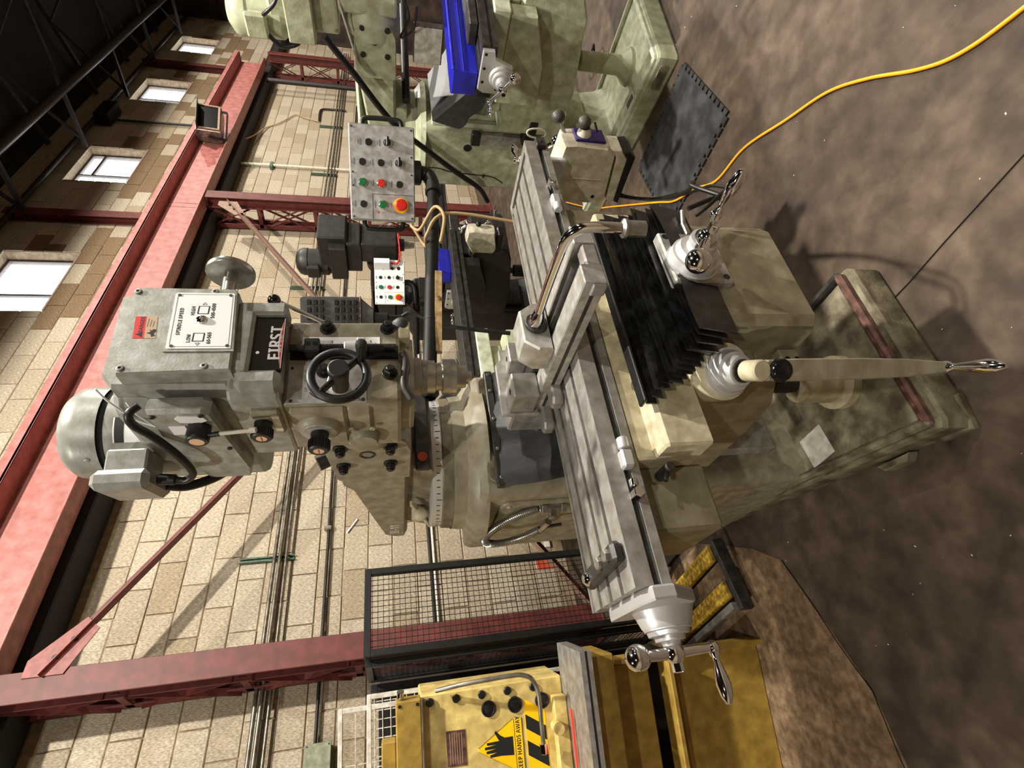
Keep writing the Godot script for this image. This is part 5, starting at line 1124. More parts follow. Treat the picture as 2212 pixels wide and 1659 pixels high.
# ---------------------------------------------------------------- hanging control panels
func control_panel(t: Node3D, W: float, H: float, small := false) -> void:
	var s := ST(); prism(s, [[-W / 2, 0.0], [-W / 2, -0.03], [-W / 2 + 0.03, -0.12], [W / 2 - 0.03, -0.12], [W / 2, -0.03], [W / 2, 0.0]], 1, 0.0, H, 0.006); part(t, "enclosure", s, MT.paint_grey if not small else MT.white_paint)
	s = ST(); box(s, -W / 2 + 0.004, W / 2 - 0.004, 0.003, H - 0.003, 0.0, 0.004, 0.001); var f := part(t, "face_plate", s, MT.alu_plate if not small else MT.white_plate)
	for q: Array in [[-1, -1], [0, -1], [1, -1], [-1, 1], [0, 1], [1, 1], [-0.3, 1], [0.4, -1]]:
		s = ST(); cyl(s, Vector3(q[0] * (W / 2 - 0.012), H / 2 + q[1] * (H / 2 - 0.012), 0.004), Vector3(q[0] * (W / 2 - 0.012), H / 2 + q[1] * (H / 2 - 0.012), 0.006), 0.0035, -1, 10); part(f, "screw", s, MT.iron_dark)
	# four columns; the blank plugs, two selectors, green and red buttons, emergency stop
	var cols := [0.315, 0.11, -0.105, -0.33]
	var g := [[0, 0.70, "plug"], [0, 0.41, "sel"], [1, 0.80, "plug"], [1, 0.52, "plug"], [1, 0.24, "sel"], [2, 0.80, "green"], [2, 0.52, "red"], [2, 0.24, "plug"], [3, 0.80, "plug"], [3, 0.50, "lamp"], [3, 0.22, "stop"]]
	if small: g[1][2] = "plug"; g.append([0, 0.20, "plug"])
	for q in g:
		var p := Vector3(cols[q[0]] * W, q[1] * H, 0.004); var k := W / 0.36
		s = ST()
		if q[2] == "plug": cyl(s, p, p + Vector3(0, 0, 0.003), 0.0135 * k, -1, 22, 0.001); part(t, "blank_plug", s, MT.black)
		elif q[2] == "sel":
			lathe(s, p, Vector3(0, 0, 1), [[0, 0.0175 * k], [0.008, 0.0165 * k], [0.009, 0.012 * k]], 24); var r := part(t, "selector_ring", s, MT.chrome)
			s = ST(); cyl(s, p, p + Vector3(0, 0, 0.022 * k), 0.0125 * k, -1, 20, 0.002); bar(s, p + Vector3(-0.012, 0, 0.024 * k), p + Vector3(0.02, 0, 0.024 * k), 0.008, 0.01); part(r, "selector", s, MT.black)
		elif q[2] in ["green", "red", "lamp"]:
			lathe(s, p, Vector3(0, 0, 1), [[0, 0.0175 * k], [0.007, 0.017 * k], [0.008, 0.0135 * k]], 24); var r := part(t, "button_ring", s, MT.chrome)
			s = ST(); cyl(s, p, p + Vector3(0, 0, 0.012), 0.0145 * k, -1, 22, 0.002); part(r, "push_button", s, MT.red_button if q[2] == "red" else MT.green_button)
		else:
			lathe(s, p, Vector3(0, 0, 1), [[0, 0.03 * k], [0.003, 0.029 * k], [0.004, 0.016 * k]], 28); var r := part(t, "stop_ring", s, MT.yellow_ring)
			s = ST(); lathe(s, p, Vector3(0, 0, 1), [[0.0, 0.014 * k], [0.012, 0.014 * k], [0.014, 0.022 * k], [0.034 * k, 0.0225 * k], [0.038 * k, 0.019 * k], [0.039 * k, 0]], 28); part(r, "stop_button", s, MT.red_button)
		if q[2] != "stop":
			s = ST(); box(s, p.x - 0.012 * k, p.x + 0.012 * k, p.y + 0.028 * k, p.y + 0.034 * k, 0.004, 0.0043, 0); box(s, p.x - 0.008 * k, p.x + 0.008 * k, p.y + 0.038 * k, p.y + 0.041 * k, 0.004, 0.0043, 0); part(f, "printed_caption", s, MT.print_grey).set_meta("kind", "stuff")
	s = ST(); box(s, -W / 2 + 0.006, -W * 0.22, H * 0.655, H * 0.662, 0.004, 0.0044, 0); box(s, -W * 0.22, -W * 0.216, 0.004, H * 0.662, 0.004, 0.0044, 0); part(f, "frame_line", s, MT.print_black).set_meta("kind", "stuff")
	s = ST(); box(s, -W * 0.36, -W * 0.30, H * 0.37, H * 0.376, 0.004, 0.0044, 0); part(f, "frame_mark", s, MT.print_grey)
	s = ST(); prism(s, [[-W * 0.43, H * 0.56], [-W * 0.41, H * 0.61], [-W * 0.412, H * 0.575], [-W * 0.39, H * 0.60], [-W * 0.405, H * 0.55], [-W * 0.41, H * 0.575]], 2, 0.004, 0.0045, 0); part(f, "flash_mark", s, MT.print_red)

func build_pendant() -> void:
	# panel turned to the operator; it hangs on a pipe from the turret of the grey machine
	var at := Vector3(1.61, 1.400, -0.36); var yaw := -0.76
	var t := thing("control_panel", "large grey control panel with red stop button on a thick black pipe arm", "control panel", MILL * Transform3D(Basis(Vector3.UP, yaw), at))
	control_panel(t, 0.34, 0.238)
	var s := ST()
	for sx: float in [-0.94, 0.94]:
		s = ST(); tube(s, [Vector3(sx * 0.178, 0.045, -0.03), Vector3(sx * 0.205, 0.05, -0.028), Vector3(sx * 0.212, 0.075, -0.028), Vector3(sx * 0.212, 0.16, -0.028), Vector3(sx * 0.205, 0.185, -0.028), Vector3(sx * 0.178, 0.19, -0.03)], 0.009, 8, 4); part(t, "handle", s, MT.black)
	s = ST(); lathe(s, Vector3(0.02, -0.03, -0.05), Vector3.UP, [[0, 0.028], [0.006, 0.045], [0.03, 0.045], [0.032, 0.036]], 24); part(t, "flange", s, MT.black)
	# pipe arm in the panel's own frame
	var inv := Transform3D(Basis(Vector3.UP, yaw), at).affine_inverse()
	var a := inv * Vector3(0.715, 1.388, -0.49); var e := Vector3(0.02, -0.055, -0.05)
	var d := (a - e); d.y = 0; d = d.normalized()
	s = ST(); tube(s, [Vector3(0.02, -0.02, -0.05), Vector3(0.02, -0.035, -0.05), e + d * 0.012, e + d * 0.05 + Vector3(0, -0.012, 0), e + d * 0.09 + Vector3(0, -0.014, 0)], 0.027, 16, 6); lathe(s, e + d * 0.085 + Vector3(0, -0.014, 0), d, [[0, 0.027], [0, 0.031], [0.018, 0.031], [0.018, 0.02]], 20); part(t, "pipe_elbow", s, MT.black)
	s = ST(); cyl(s, e + d * 0.09 + Vector3(0, -0.014, 0), a, 0.0225, -1, 20); var pp := part(t, "pipe_arm", s, MT.dark_steel)
	var ax := (a - (e + d * 0.09 + Vector3(0, -0.014, 0)))
	for f in [0.33, 0.68]:
		s = ST(); var q: Vector3 = e + d * 0.09 + Vector3(0, -0.014, 0) + ax * f; lathe(s, q, ax, [[0, 0.0225], [0.0005, 0.0235], [0.005, 0.0235], [0.0055, 0.0225]], 20); part(pp, "tape_band", s, MT.black)
	s = ST(); lathe(s, a - ax.normalized() * 0.03, ax, [[0, 0.0225], [0.0, 0.029], [0.03, 0.031], [0.045, 0.02]], 20); part(t, "arm_socket", s, MT.black)
	# cords and a strip of wood tied to the pipe
	s = ST(); var M := func(x: float, y: float, z: float) -> Vector3: return inv * Vector3(x, y, z)
	tube(s, [M.call(1.40, 1.42, -0.42), M.call(1.36, 1.39, -0.40), M.call(1.40, 1.34, -0.33), M.call(1.34, 1.31, -0.32), M.call(1.22, 1.33, -0.33)], 0.006, 8, 6); tube(s, [M.call(1.41, 1.42, -0.42), M.call(1.33, 1.37, -0.45), M.call(1.31, 1.37, -0.38), M.call(1.37, 1.30, -0.33), M.call(1.34, 1.05, -0.33)], 0.006, 8, 6); part(t, "tan_cord", s, MT.cable_tan)
	var w := thing("wood_strip", "pale strip of wood with a dark stain hanging below the black pipe arm", "wood strip", MILL)
	s = ST(); bar(s, Vector3(1.17, 1.335, -0.42), Vector3(0.86, 1.352, -0.47), 0.024, 0.02, Vector3(0, 0, 1), 0.001); part(w, "strip", s, MT.wood)
	s = ST(); cyl(s, Vector3(1.055, 1.341, -0.428), Vector3(1.055, 1.341, -0.42), 0.006, -1, 12); part(w, "screw", s, MT.chrome)
	# keypad on a stalk behind the head
	var kp := thing("keypad_unit", "dark grey handheld keypad on a stalk behind the head of the grey machine", "keypad", MILL * Transform3D(Basis(Vector3.UP, -0.62), Vector3(1.13, 1.56, -0.62)))
	s = ST(); prism(s, rrect(-0.075, 0.075, 0.045, 0.255, 0.012), 2, -0.05, 0.0, 0.006); prism(s, [[-0.075, 0.05], [-0.03, 0.0], [0.03, 0.0], [0.075, 0.05]], 2, -0.05, -0.003, 0.006); part(kp, "case", s, MT.far_grey)
	s = ST(); box(s, -0.077, 0.077, 0.045, 0.05, -0.05, 0.001, 0.001); part(kp, "bezel", s, MT.conduit)
	for r in 8:
		if r == 3: continue
		for c in 5:
			s = ST(); var px := -0.055 + c * 0.027; var py := 0.225 - r * 0.0215 - (0.008 if r > 3 else 0.0)
			box(s, px - 0.009, px + 0.009, py - 0.007, py + 0.007, 0, 0.005, 0.001); part(kp, "key", s, MT.white_paint if (c == 0 and r in [2, 5]) else MT.black)
	s = ST(); cyl(s, Vector3(0, 0.0, -0.025), Vector3(0, -0.05, -0.025), 0.02, -1, 16, 0.002); cyl(s, Vector3(0, -0.05, -0.025), Vector3(0.0, -0.10, -0.03), 0.012, -1, 12); part(kp, "stalk", s, MT.black)
	s = ST(); tube(s, [Vector3(0.0, -0.095, -0.03), Vector3(0.02, -0.13, -0.03), Vector3(0.0, -0.19, -0.02), Vector3(-0.03, -0.26, 0.0), Vector3(-0.06, -0.5, 0.05)], 0.008, 8, 6); part(kp, "cord", s, MT.cable_black)

# ---------------------------------------------------------------- simpler milling machines standing behind
# local frame: x from the left side of the base, z from its front
var tsh := 0.0
func plain_mill(t: Node3D, P: Material, Q: Material, tab: Material, far: bool) -> void:
	var s := ST()
	prism(s, [[0.0, 0.0], [0.02, 0.012], [0.58, 0.012], [0.60, 0.0], [0.56, -1.20], [0.04, -1.20]], 1, 0.0, 0.118, 0.012)
	var b := part(t, "base", s, P)
	s = ST(); bar(s, Vector3(0.02, 0.126, -0.018), Vector3(0.58, 0.126, -0.018), 0.025, 0.024, Vector3.UP, 0.006); part(b, "front_rim", s, Q)
	s = ST(); bar(s, Vector3(0.02, 0.126, -0.012), Vector3(0.06, 0.126, -1.18), 0.025, 0.024, Vector3.UP, 0.006); part(b, "side_rim", s, Q)
	s = ST(); bar(s, Vector3(0.58, 0.126, -0.012), Vector3(0.54, 0.126, -1.18), 0.025, 0.024, Vector3.UP, 0.006); part(b, "side_rim", s, Q)
	if not far:
		s = ST(); prism(s, rrect(-0.17, -0.04, 0.035, 0.085, 0.008), 0, -0.004, 0.004, 0.001); part(b, "side_pocket", s, MT.paint_dirty)
		for z in [-0.33, -0.62]:
			s = ST(); box(s, 0.045, 0.11, 0.119, 0.121, z - 0.04, z + 0.04, 0.0005); part(b, "grey_plate", s, MT.far_grey)
	s = ST(); lathe(s, Vector3(0.30, 0.115, -0.26), Vector3.UP, [[0, 0.10], [0.02, 0.098], [0.04, 0.075], [0.06, 0.055], [0.30, 0.052], [0.31, 0]], 28); part(b, "screw_housing", s, P)
	s = ST(); cyl(s, Vector3(0.30, 0.41, -0.26), Vector3(0.30, 0.6, -0.26), 0.025, -1, 14); part(b, "elevating_screw", s, MT.iron_dark)
	# column with its ways
	s = ST()
	prism(s, rrect(0.14, 0.56, -1.12, -0.655, 0.03), 1, 0.12, 1.29, 0.02)
	prism(s, [[-0.58, 0.115], [-0.62, 0.15], [-0.66, 0.32], [-0.9, 0.32], [-1.15, 0.115]], 0, 0.13, 0.57, 0.02)
	lathe(s, Vector3(0.35, 1.27, -0.86), Vector3.UP, [[0, 0.27], [0.03, 0.26], [0.05, 0.23], [0.06, 0.22], [0.12, 0.215], [0.12, 0]], 36)
	var c := part(t, "column", s, P)
	s = ST(); box(s, 0.20, 0.50, 0.28, 1.24, -0.662, -0.59, 0.004); part(c, "dovetail_way", s, P if not far else tab)
	s = ST(); box(s, 0.155, 0.20, 0.20, 1.24, -0.66, -0.628, 0.006); part(c, "way_edge", s, Q)
	# ram and turret
	s = ST(); prism(s, [[-0.36, 1.445], [-0.36, 1.655], [-0.45, 1.655], [-0.5, 1.64], [-1.15, 1.56], [-1.2, 1.5], [-1.2, 1.445]], 0, 0.20, 0.50, 0.03); box(s, 0.22, 0.48, 1.38, 1.45, -1.1, -0.62, 0.006)
	var r := part(t, "ram", s, P)
	s = ST(); prism(s, [[0.50, 1.56], [0.49, 1.64], [0.44, 1.665], [0.26, 1.665], [0.22, 1.65], [0.24, 1.64]], 2, -1.1, -0.42, 0.004); part(r, "ram_top", s, Q)
	s = ST(); var pl := []
	for i in 13: pl.append(Vector2(-0.215 + 0.105 * sin(PI * i / 12.0 ) * 1.05, 1.548 + 0.105 * cos(PI * i / 12.0)))
	pl += [Vector2(-0.42, 1.443), Vector2(-0.42, 1.653)]
	prism(s, pl, 0, 0.185, 0.52, 0.008); var ad := part(t, "ram_adapter", s, P)
	for q: Array in [[1.608, -0.149], [1.486, -0.15], [1.549, -0.216], [1.611, -0.286], [1.488, -0.286]]:
		s = ST(); cyl(s, Vector3(0.185, q[0], q[1]), Vector3(0.172, q[0], q[1]), 0.0135, -1, 18, 0.002); part(ad, "bolt", s, MT.black)
	# head
	s = ST(); lathe(s, Vector3(0.30, 1.555, -0.02), Vector3(0, 0, -1), [[-0.02, 0.11], [0.04, 0.112], [0.08, 0.115], [0.10, 0.13], [0.13, 0.135], [0.20, 0.13]], 30)
	prism(s, rrect(0.19, 0.41, -0.10, 0.10, 0.02), 1, 1.44, 1.72, 0.01); lathe(s, Vector3(0.30, 1.45, -0.0), Vector3.DOWN, [[0, 0.075], [0.03, 0.07], [0.032, 0.05], [0.07, 0.048], [0.07, 0.0]], 26)
	var h := part(t, "head", s, P)
	s = ST(); prism(s, rrect(0.18, 0.44, -0.22, 0.12, 0.05), 1, 1.72, 1.83, 0.01); box(s, 0.19, 0.45, 1.82, 2.04, -0.20, 0.16, 0.014); part(h, "belt_housing", s, P)
	s = ST(); box(s, 0.125, 0.20, 1.83, 1.955, -0.235, 0.10, 0.006); part(h, "feed_gearbox", s, P)
	s = ST(); lathe(s, Vector3(0.28, 1.96, -0.20), Vector3.UP, [[0, 0.08], [0.03, 0.105], [0.18, 0.105], [0.185, 0.11], [0.22, 0.109], [0.25, 0.098], [0.275, 0.06], [0.285, 0]], 36); var mo := part(h, "motor", s, P)
	s = ST(); box(s, 0.135, 0.165, 2.045, 2.145, -0.24, -0.12, 0.01); box(s, 0.16, 0.2, 2.06, 2.13, -0.22, -0.14, 0.003); part(mo, "terminal_box", s, P)
	s = ST(); cyl(s, Vector3(0.30, 1.38, 0), Vector3(0.30, 1.30, 0), 0.032, 0.022, 20); part(h, "chuck", s, MT.steel)
	# knee, saddle, table
	s = ST()
	prism(s, [[-0.59, 0.47], [-0.59, 0.86], [0.16, 0.86], [0.21, 0.84], [0.21, 0.58], [0.1, 0.53], [-0.3, 0.475]], 0, 0.06, 0.50, 0.018)
	box(s, 0.11, 0.45, 0.86, 0.935, -0.5, 0.12, 0.008)
	var k := part(t, "knee", s, P)
	s = ST(); prism(s, [[-0.33, 0.70], [-0.33, 0.93], [0.13, 0.93], [0.13, 0.80], [-0.1, 0.72]], 0, -0.03, 0.06, 0.008); part(k, "saddle_skirt", s, P)
	s = ST(); box(s, -0.04, 0.56, 0.93, 1.012, -0.14, 0.15, 0.006); part(t, "saddle", s, Q)
	s = ST(); var pf := [[0.135, 1.015], [0.135, 1.035], [0.125, 1.035], [0.125, 1.05], [0.135, 1.05], [0.135, 1.085]]
	for zc in [0.07, 0.01, -0.05]: pf += [[zc + 0.008, 1.085], [zc + 0.008, 1.066], [zc - 0.008, 1.066], [zc - 0.008, 1.085]]
	pf += [[-0.115, 1.085], [-0.115, 1.015]]
	prism(s, pf, 0, -0.28 + tsh, 1.0 + tsh, 0.0); var tb := part(t, "table", s, tab)
	s = ST(); prism(s, [[0.125, 1.082], [0.125, 1.03], [0.09, 1.02], [0.06, 0.94], [-0.04, 0.93], [-0.075, 1.0], [-0.075, 1.06], [-0.06, 1.085]], 0, -0.305, -0.28, 0.004); lathe(s, Vector3(-0.30, 0.985, 0.01), Vector3.LEFT, [[0, 0.058], [0.02, 0.052], [0.022, 0.044], [0.04, 0.042], [0.042, 0.03], [0.065, 0.026], [0.065, 0]], 30); var br := part(tb, "end_bracket", s, MT.alu)
	for q: Array in [[1.068, 0.11], [1.068, 0.045], [1.068, -0.02], [1.0, -0.05]]:
		s = ST(); cyl(s, Vector3(-0.305, q[0], q[1]), Vector3(-0.3056, q[0], q[1]), 0.007, -1, 12); part(br, "screw_hole", s, MT.black_hole)
	ball_crank(tb, "table_crank", Vector3(-0.385, 0.985, 0.01), Vector3(-1, 0, 0), Vector3(0, 0.6, -0.8), 0.085, 0.075, 0.10)
	ball_crank(k, "cross_feed_crank", Vector3(0.28, 0.72, 0.30), Vector3(0, 0, 1), Vector3(0.8, -0.6, 0), 0.085, 0.075, 0.10)
	s = ST(); lathe(s, Vector3(0.28, 0.72, 0.21), Vector3(0, 0, 1), [[0, 0.06], [0.03, 0.055], [0.032, 0.04], [0.07, 0.03], [0.07, 0]], 26); part(k, "cross_feed_dial", s, MT.alu)

func draped(t: Node3D, called: String, a: Vector3, b: Vector3, c: Vector3, d: Vector3, m: Material, sag: float) -> void:
	var s := ST(); s.set_smooth_group(5); var n := 10; var g := []
	for j in n + 1:
		var row := []
		for i in n + 1:
			var u := float(i) / n; var v := float(j) / n
			var p := a.lerp(b, u).lerp(d.lerp(c, u), v)
			p.y += -sag * sin(PI * v) + 0.01 * sin(u * 11 + v * 3) * v
			row.append(p)
		g.append(row)
	for j in n:
		for i in n:
			quad(s, g[j][i], g[j][i + 1], g[j + 1][i + 1], g[j + 1][i], Vector3(-0.3, 1, 0.6))
			var e := Vector3(0.001, -0.003, -0.001); quad(s, g[j][i] + e, g[j][i + 1] + e, g[j + 1][i + 1] + e, g[j + 1][i] + e, Vector3(0.3, -1, -0.6))
	part(t, called, s, m)

func build_mint_mill() -> void:
	var xf := Transform3D(Basis(Vector3.UP, -0.325), Vector3(2.923, 0, -0.698))
	var t := thing("milling_machine", "pale mint green knee milling machine at the upper edge, right of the grey one", "milling machine", xf)
	plain_mill(t, MT.mint, MT.mint_pale, MT.iron_dark, false)
	draped(t, "rubber_apron", Vector3(0.02, 1.25, -0.52), Vector3(0.52, 1.25, -0.60), Vector3(0.55, 1.09, -0.12), Vector3(-0.03, 1.0, -0.18), MT.rubber, 0.05)
	draped(t, "apron_flap", Vector3(0.02, 1.245, -0.52), Vector3(-0.03, 1.0, -0.19), Vector3(-0.02, 0.97, -0.34), Vector3(0.0, 1.10, -0.54), MT.rubber, 0.0)
	# measuring scale on the column side with black end brackets
	var s := ST(); box(s, 0.105, 0.14, 0.60, 0.95, -0.735, -0.66, 0.004); var sc := part(t, "scale_bar", s, MT.iron)
	s = ST(); box(s, 0.10, 0.142, 0.945, 1.0, -0.74, -0.655, 0.004); part(sc, "end_block", s, MT.black)
	s = ST(); box(s, 0.06, 0.14, 0.62, 0.70, -0.68, -0.58, 0.008); box(s, 0.05, 0.10, 0.63, 0.68, -0.60, -0.50, 0.008); part(sc, "reader_bracket", s, MT.black)
	s = ST(); lathe(s, Vector3(0.139, 1.01, -0.79), Vector3.LEFT, [[0, 0.026], [0.004, 0.025], [0.005, 0]], 20); part(t, "oil_sight", s, MT.black)
	s = ST(); tube(s, [Vector3(0.137, 1.32, -0.98), Vector3(0.137, 1.19, -0.965), Vector3(0.137, 1.10, -0.99), Vector3(0.137, 0.95, -1.0), Vector3(0.137, 0.82, -1.01), Vector3(0.137, 0.74, -1.06)], 0.0035, 6, 4); part(t, "oil_line", s, MT.iron_dark)
	for q: Array in [[1.26, -0.975], [1.04, -0.99], [0.88, -1.005]]:
		s = ST(); box(s, 0.130, 0.1375, q[0] - 0.006, q[0] + 0.006, q[1] - 0.012, q[1] + 0.012, 0.001); part(t, "line_clip", s, MT.iron_dark)
	# switch box in front of the column and the pipe of its own panel
	s = ST(); box(s, 0.30, 0.34, 1.195, 1.35, -0.385, -0.18, 0.004); part(t, "switch_box", s, MT.conduit)
	s = ST(); box(s, 0.296, 0.301, 1.20, 1.345, -0.38, -0.185, 0.002); part(t, "switch_cover", s, MT.white_paint)
	s = ST(); cyl(s, Vector3(0.24, 1.385, -0.58), Vector3(1.2, 1.385, -0.46), 0.0225, -1, 16); part(t, "pipe_arm", s, MT.dark_steel)
	s = ST(); tube(s, [Vector3(0.1, 1.785, -0.161), Vector3(0.1, 1.66, -0.34), Vector3(0.085, 1.47, -0.60), Vector3(0.08, 1.25, -0.79), Vector3(0.08, 1.05, -0.95), Vector3(0.10, 0.90, -1.08), Vector3(0.2, 0.80, -1.3)], 0.017, 10, 8); part(t, "black_hose", s, MT.cable_black)
	s = ST(); tube(s, [Vector3(0.22, 1.76, 0.0), Vector3(0.2, 1.72, -0.02), Vector3(0.18, 1.70, -0.08), Vector3(0.17, 1.67, -0.20), Vector3(0.175, 1.64, -0.33)], 0.005, 8, 6); part(t, "oil_pipe", s, MT.white_paint)
	s = ST(); tube(s, [Vector3(0.15, 2.06, -0.13), Vector3(0.14, 2.03, -0.10), Vector3(0.15, 1.99, -0.06), Vector3(0.17, 1.97, 0.0), Vector3(0.18, 2.0, 0.05)], 0.009, 8, 6); tube(s, [Vector3(0.15, 2.05, -0.22), Vector3(0.15, 2.0, -0.27), Vector3(0.16, 1.93, -0.26), Vector3(0.18, 1.90, -0.235)], 0.011, 8, 6); part(t, "motor_cable", s, MT.cable_black)
	s = ST(); box(s, 0.21, 0.36, 1.44, 1.50, 0.02, 0.16, 0.01); tube(s, [Vector3(0.24, 1.42, 0.0), Vector3(0.2, 1.38, -0.08), Vector3(0.22, 1.42, -0.2), Vector3(0.2, 1.36, -0.14), Vector3(0.24, 1.34, -0.05)], 0.006, 6, 6); part(t, "cable_bundle", s, MT.cable_black)
	# tidy jaws on the table and the long blue tray
	s = ST(); box(s, -0.12, 0.4, 1.087, 1.13, 0.02, 0.125, 0.006); part(t, "fixture", s, MT.iron_dark)
	var b := thing("parts_tray", "long bright blue plastic tray on the table of the mint green machine", "tray", xf)
	s = ST(); prism(s, [[-0.005, 1.088], [0.005, 1.20], [0.0, 1.205], [-0.01, 1.092], [-0.10, 1.092], [-0.115, 1.205], [-0.12, 1.20], [-0.105, 1.088]], 0, -0.272, 0.62, 0.002); part(b, "tray_body", s, MT.blue_bin)
	s = ST(); box(s, -0.275, -0.268, 1.088, 1.20, -0.115, 0.0, 0.002); box(s, 0.616, 0.622, 1.088, 1.20, -0.115, 0.0, 0.002); part(b, "tray_end", s, MT.blue_bin)
	s = ST(); box(s, -0.275, 0.622, 1.196, 1.207, -0.002, 0.012, 0.003); box(s, -0.275, 0.622, 1.15, 1.154, 0.0015, 0.006, 0.001); part(b, "tray_rim", s, MT.blue_bin)

# ---------------------------------------------------------------- two more machines further back
func build_far_machines() -> void:
	var xf := Transform3D(Basis(Vector3.UP, -0.20), Vector3(3.55, 0, -2.52))
	var t := thing("milling_machine", "dark grey milling machine farther back, behind the white control panel", "milling machine", xf)
	plain_mill(t, MT.far_dark, MT.far_dark, MT.far_dark, true)
	var s := ST(); box(s, -0.2, 0.5, 1.09, 1.22, -0.02, 0.09, 0.01); part(t, "table_fixture", s, MT.far_dark)
	s = ST(); box(s, 0.05, 0.10, 1.5, 1.62, -0.05, 0.05, 0.002); part(t, "white_card", s, MT.white_plate)
	s = ST(); tube(s, [Vector3(0.1, 1.5, 0.0), Vector3(0.08, 1.44, 0.02), Vector3(0.15, 1.42, 0.05), Vector3(0.3, 1.43, 0.12)], 0.008, 6, 5); part(t, "red_wire", s, MT.print_red)
	s = ST(); box(s, 0.1, 0.38, 0.86, 0.875, 0.02, 0.19, 0.003); part(t, "knee_top_plate", s, MT.far_grey)
	xf = Transform3D(Basis(Vector3.UP, -0.12), Vector3(1.84, 0, -2.29)); tsh = 0.5
	t = thing("milling_machine", "mint milling machine mostly hidden behind the grey machine, with cream power feed", "milling machine", xf)
	plain_mill(t, MT.mint, MT.mint_pale, MT.iron_dark, true)
	s = ST(); prism(s, [[0.09, 0.945], [0.10, 0.90], [0.09, 0.75], [-0.06, 0.72], [-0.1, 0.74], [-0.1, 0.90], [0.0, 0.955]], 0, 1.53, 1.63, 0.015); var pf := part(t, "power_feed", s, MT.cream)
	s = ST(); box(s, 1.535, 1.625, 0.685, 0.725, -0.09, 0.08, 0.008); part(pf, "motor_cover", s, MT.black)
	s = ST(); sph(s, Vector3(1.58, 0.87, 0.125), 0.02, 16); part(pf, "knob", s, MT.black)
	ball_crank(t, "right_crank", Vector3(1.66, 0.985, 0.01), Vector3(1, 0, 0), Vector3(0, 0.7, -0.7), 0.085, 0.075, 0.10)
	draped(t, "rubber_apron", Vector3(0.12, 1.24, -0.62), Vector3(0.52, 1.24, -0.62), Vector3(0.55, 1.09, -0.12), Vector3(0.05, 1.09, -0.12), MT.rubber, 0.05)
	var b := thing("parts_bin", "small bright blue plastic bin behind the black pipe arm", "bin", xf * Transform3D(Basis(Vector3.UP, 0.0), Vector3(1.32, 1.087, -0.09)))
	s = ST(); prism(s, [[0.0, 0.0], [0.09, 0.0], [0.11, 0.08], [0.104, 0.08], [0.085, 0.006], [0.006, 0.006], [-0.004, 0.11], [-0.01, 0.11]], 0, -0.12, 0.12, 0.002); part(b, "bin_shell", s, MT.blue_bin)
	for sx: float in [-0.12, 0.116]:
		s = ST(); prism(s, [[0.0, 0.0], [0.09, 0.0], [0.108, 0.08], [0.06, 0.085], [-0.008, 0.11]], 0, sx, sx + 0.004, 0.001); part(b, "bin_side", s, MT.blue_bin)
	# white control panel of the hidden machine
	var p := thing("control_panel", "small white control panel with red button, beyond the grey machine's spindle", "control panel", Transform3D(Basis(Vector3.UP, -0.93), Vector3(3.55, 1.385, -2.62)))
	control_panel(p, 0.35, 0.235, true)
	s = ST(); tube(s, [Vector3(0.0, 0.0, -0.06), Vector3(0.0, -0.04, -0.06), Vector3(-0.03, -0.075, -0.06), Vector3(-0.10, -0.085, -0.07), Vector3(-0.18, -0.09, -0.09)], 0.024, 12, 6); lathe(s, Vector3(-0.17, -0.09, -0.088), Vector3(-1, -0.03, -0.2), [[0, 0.026], [0.0, 0.035], [0.08, 0.03], [0.13, 0.02]], 16); part(p, "pipe_elbow", s, MT.black)
	s = ST(); cyl(s, Vector3(-0.28, -0.095, -0.11), Vector3(-0.6, -0.10, -0.22), 0.02, -1, 14); part(p, "pipe_arm", s, MT.dark_steel)
	s = ST(); bar(s, Vector3(-0.16, -0.01, -0.03), Vector3(-0.26, -0.12, -0.05), 0.05, 0.004); part(p, "red_rag", s, MT.red_lead)

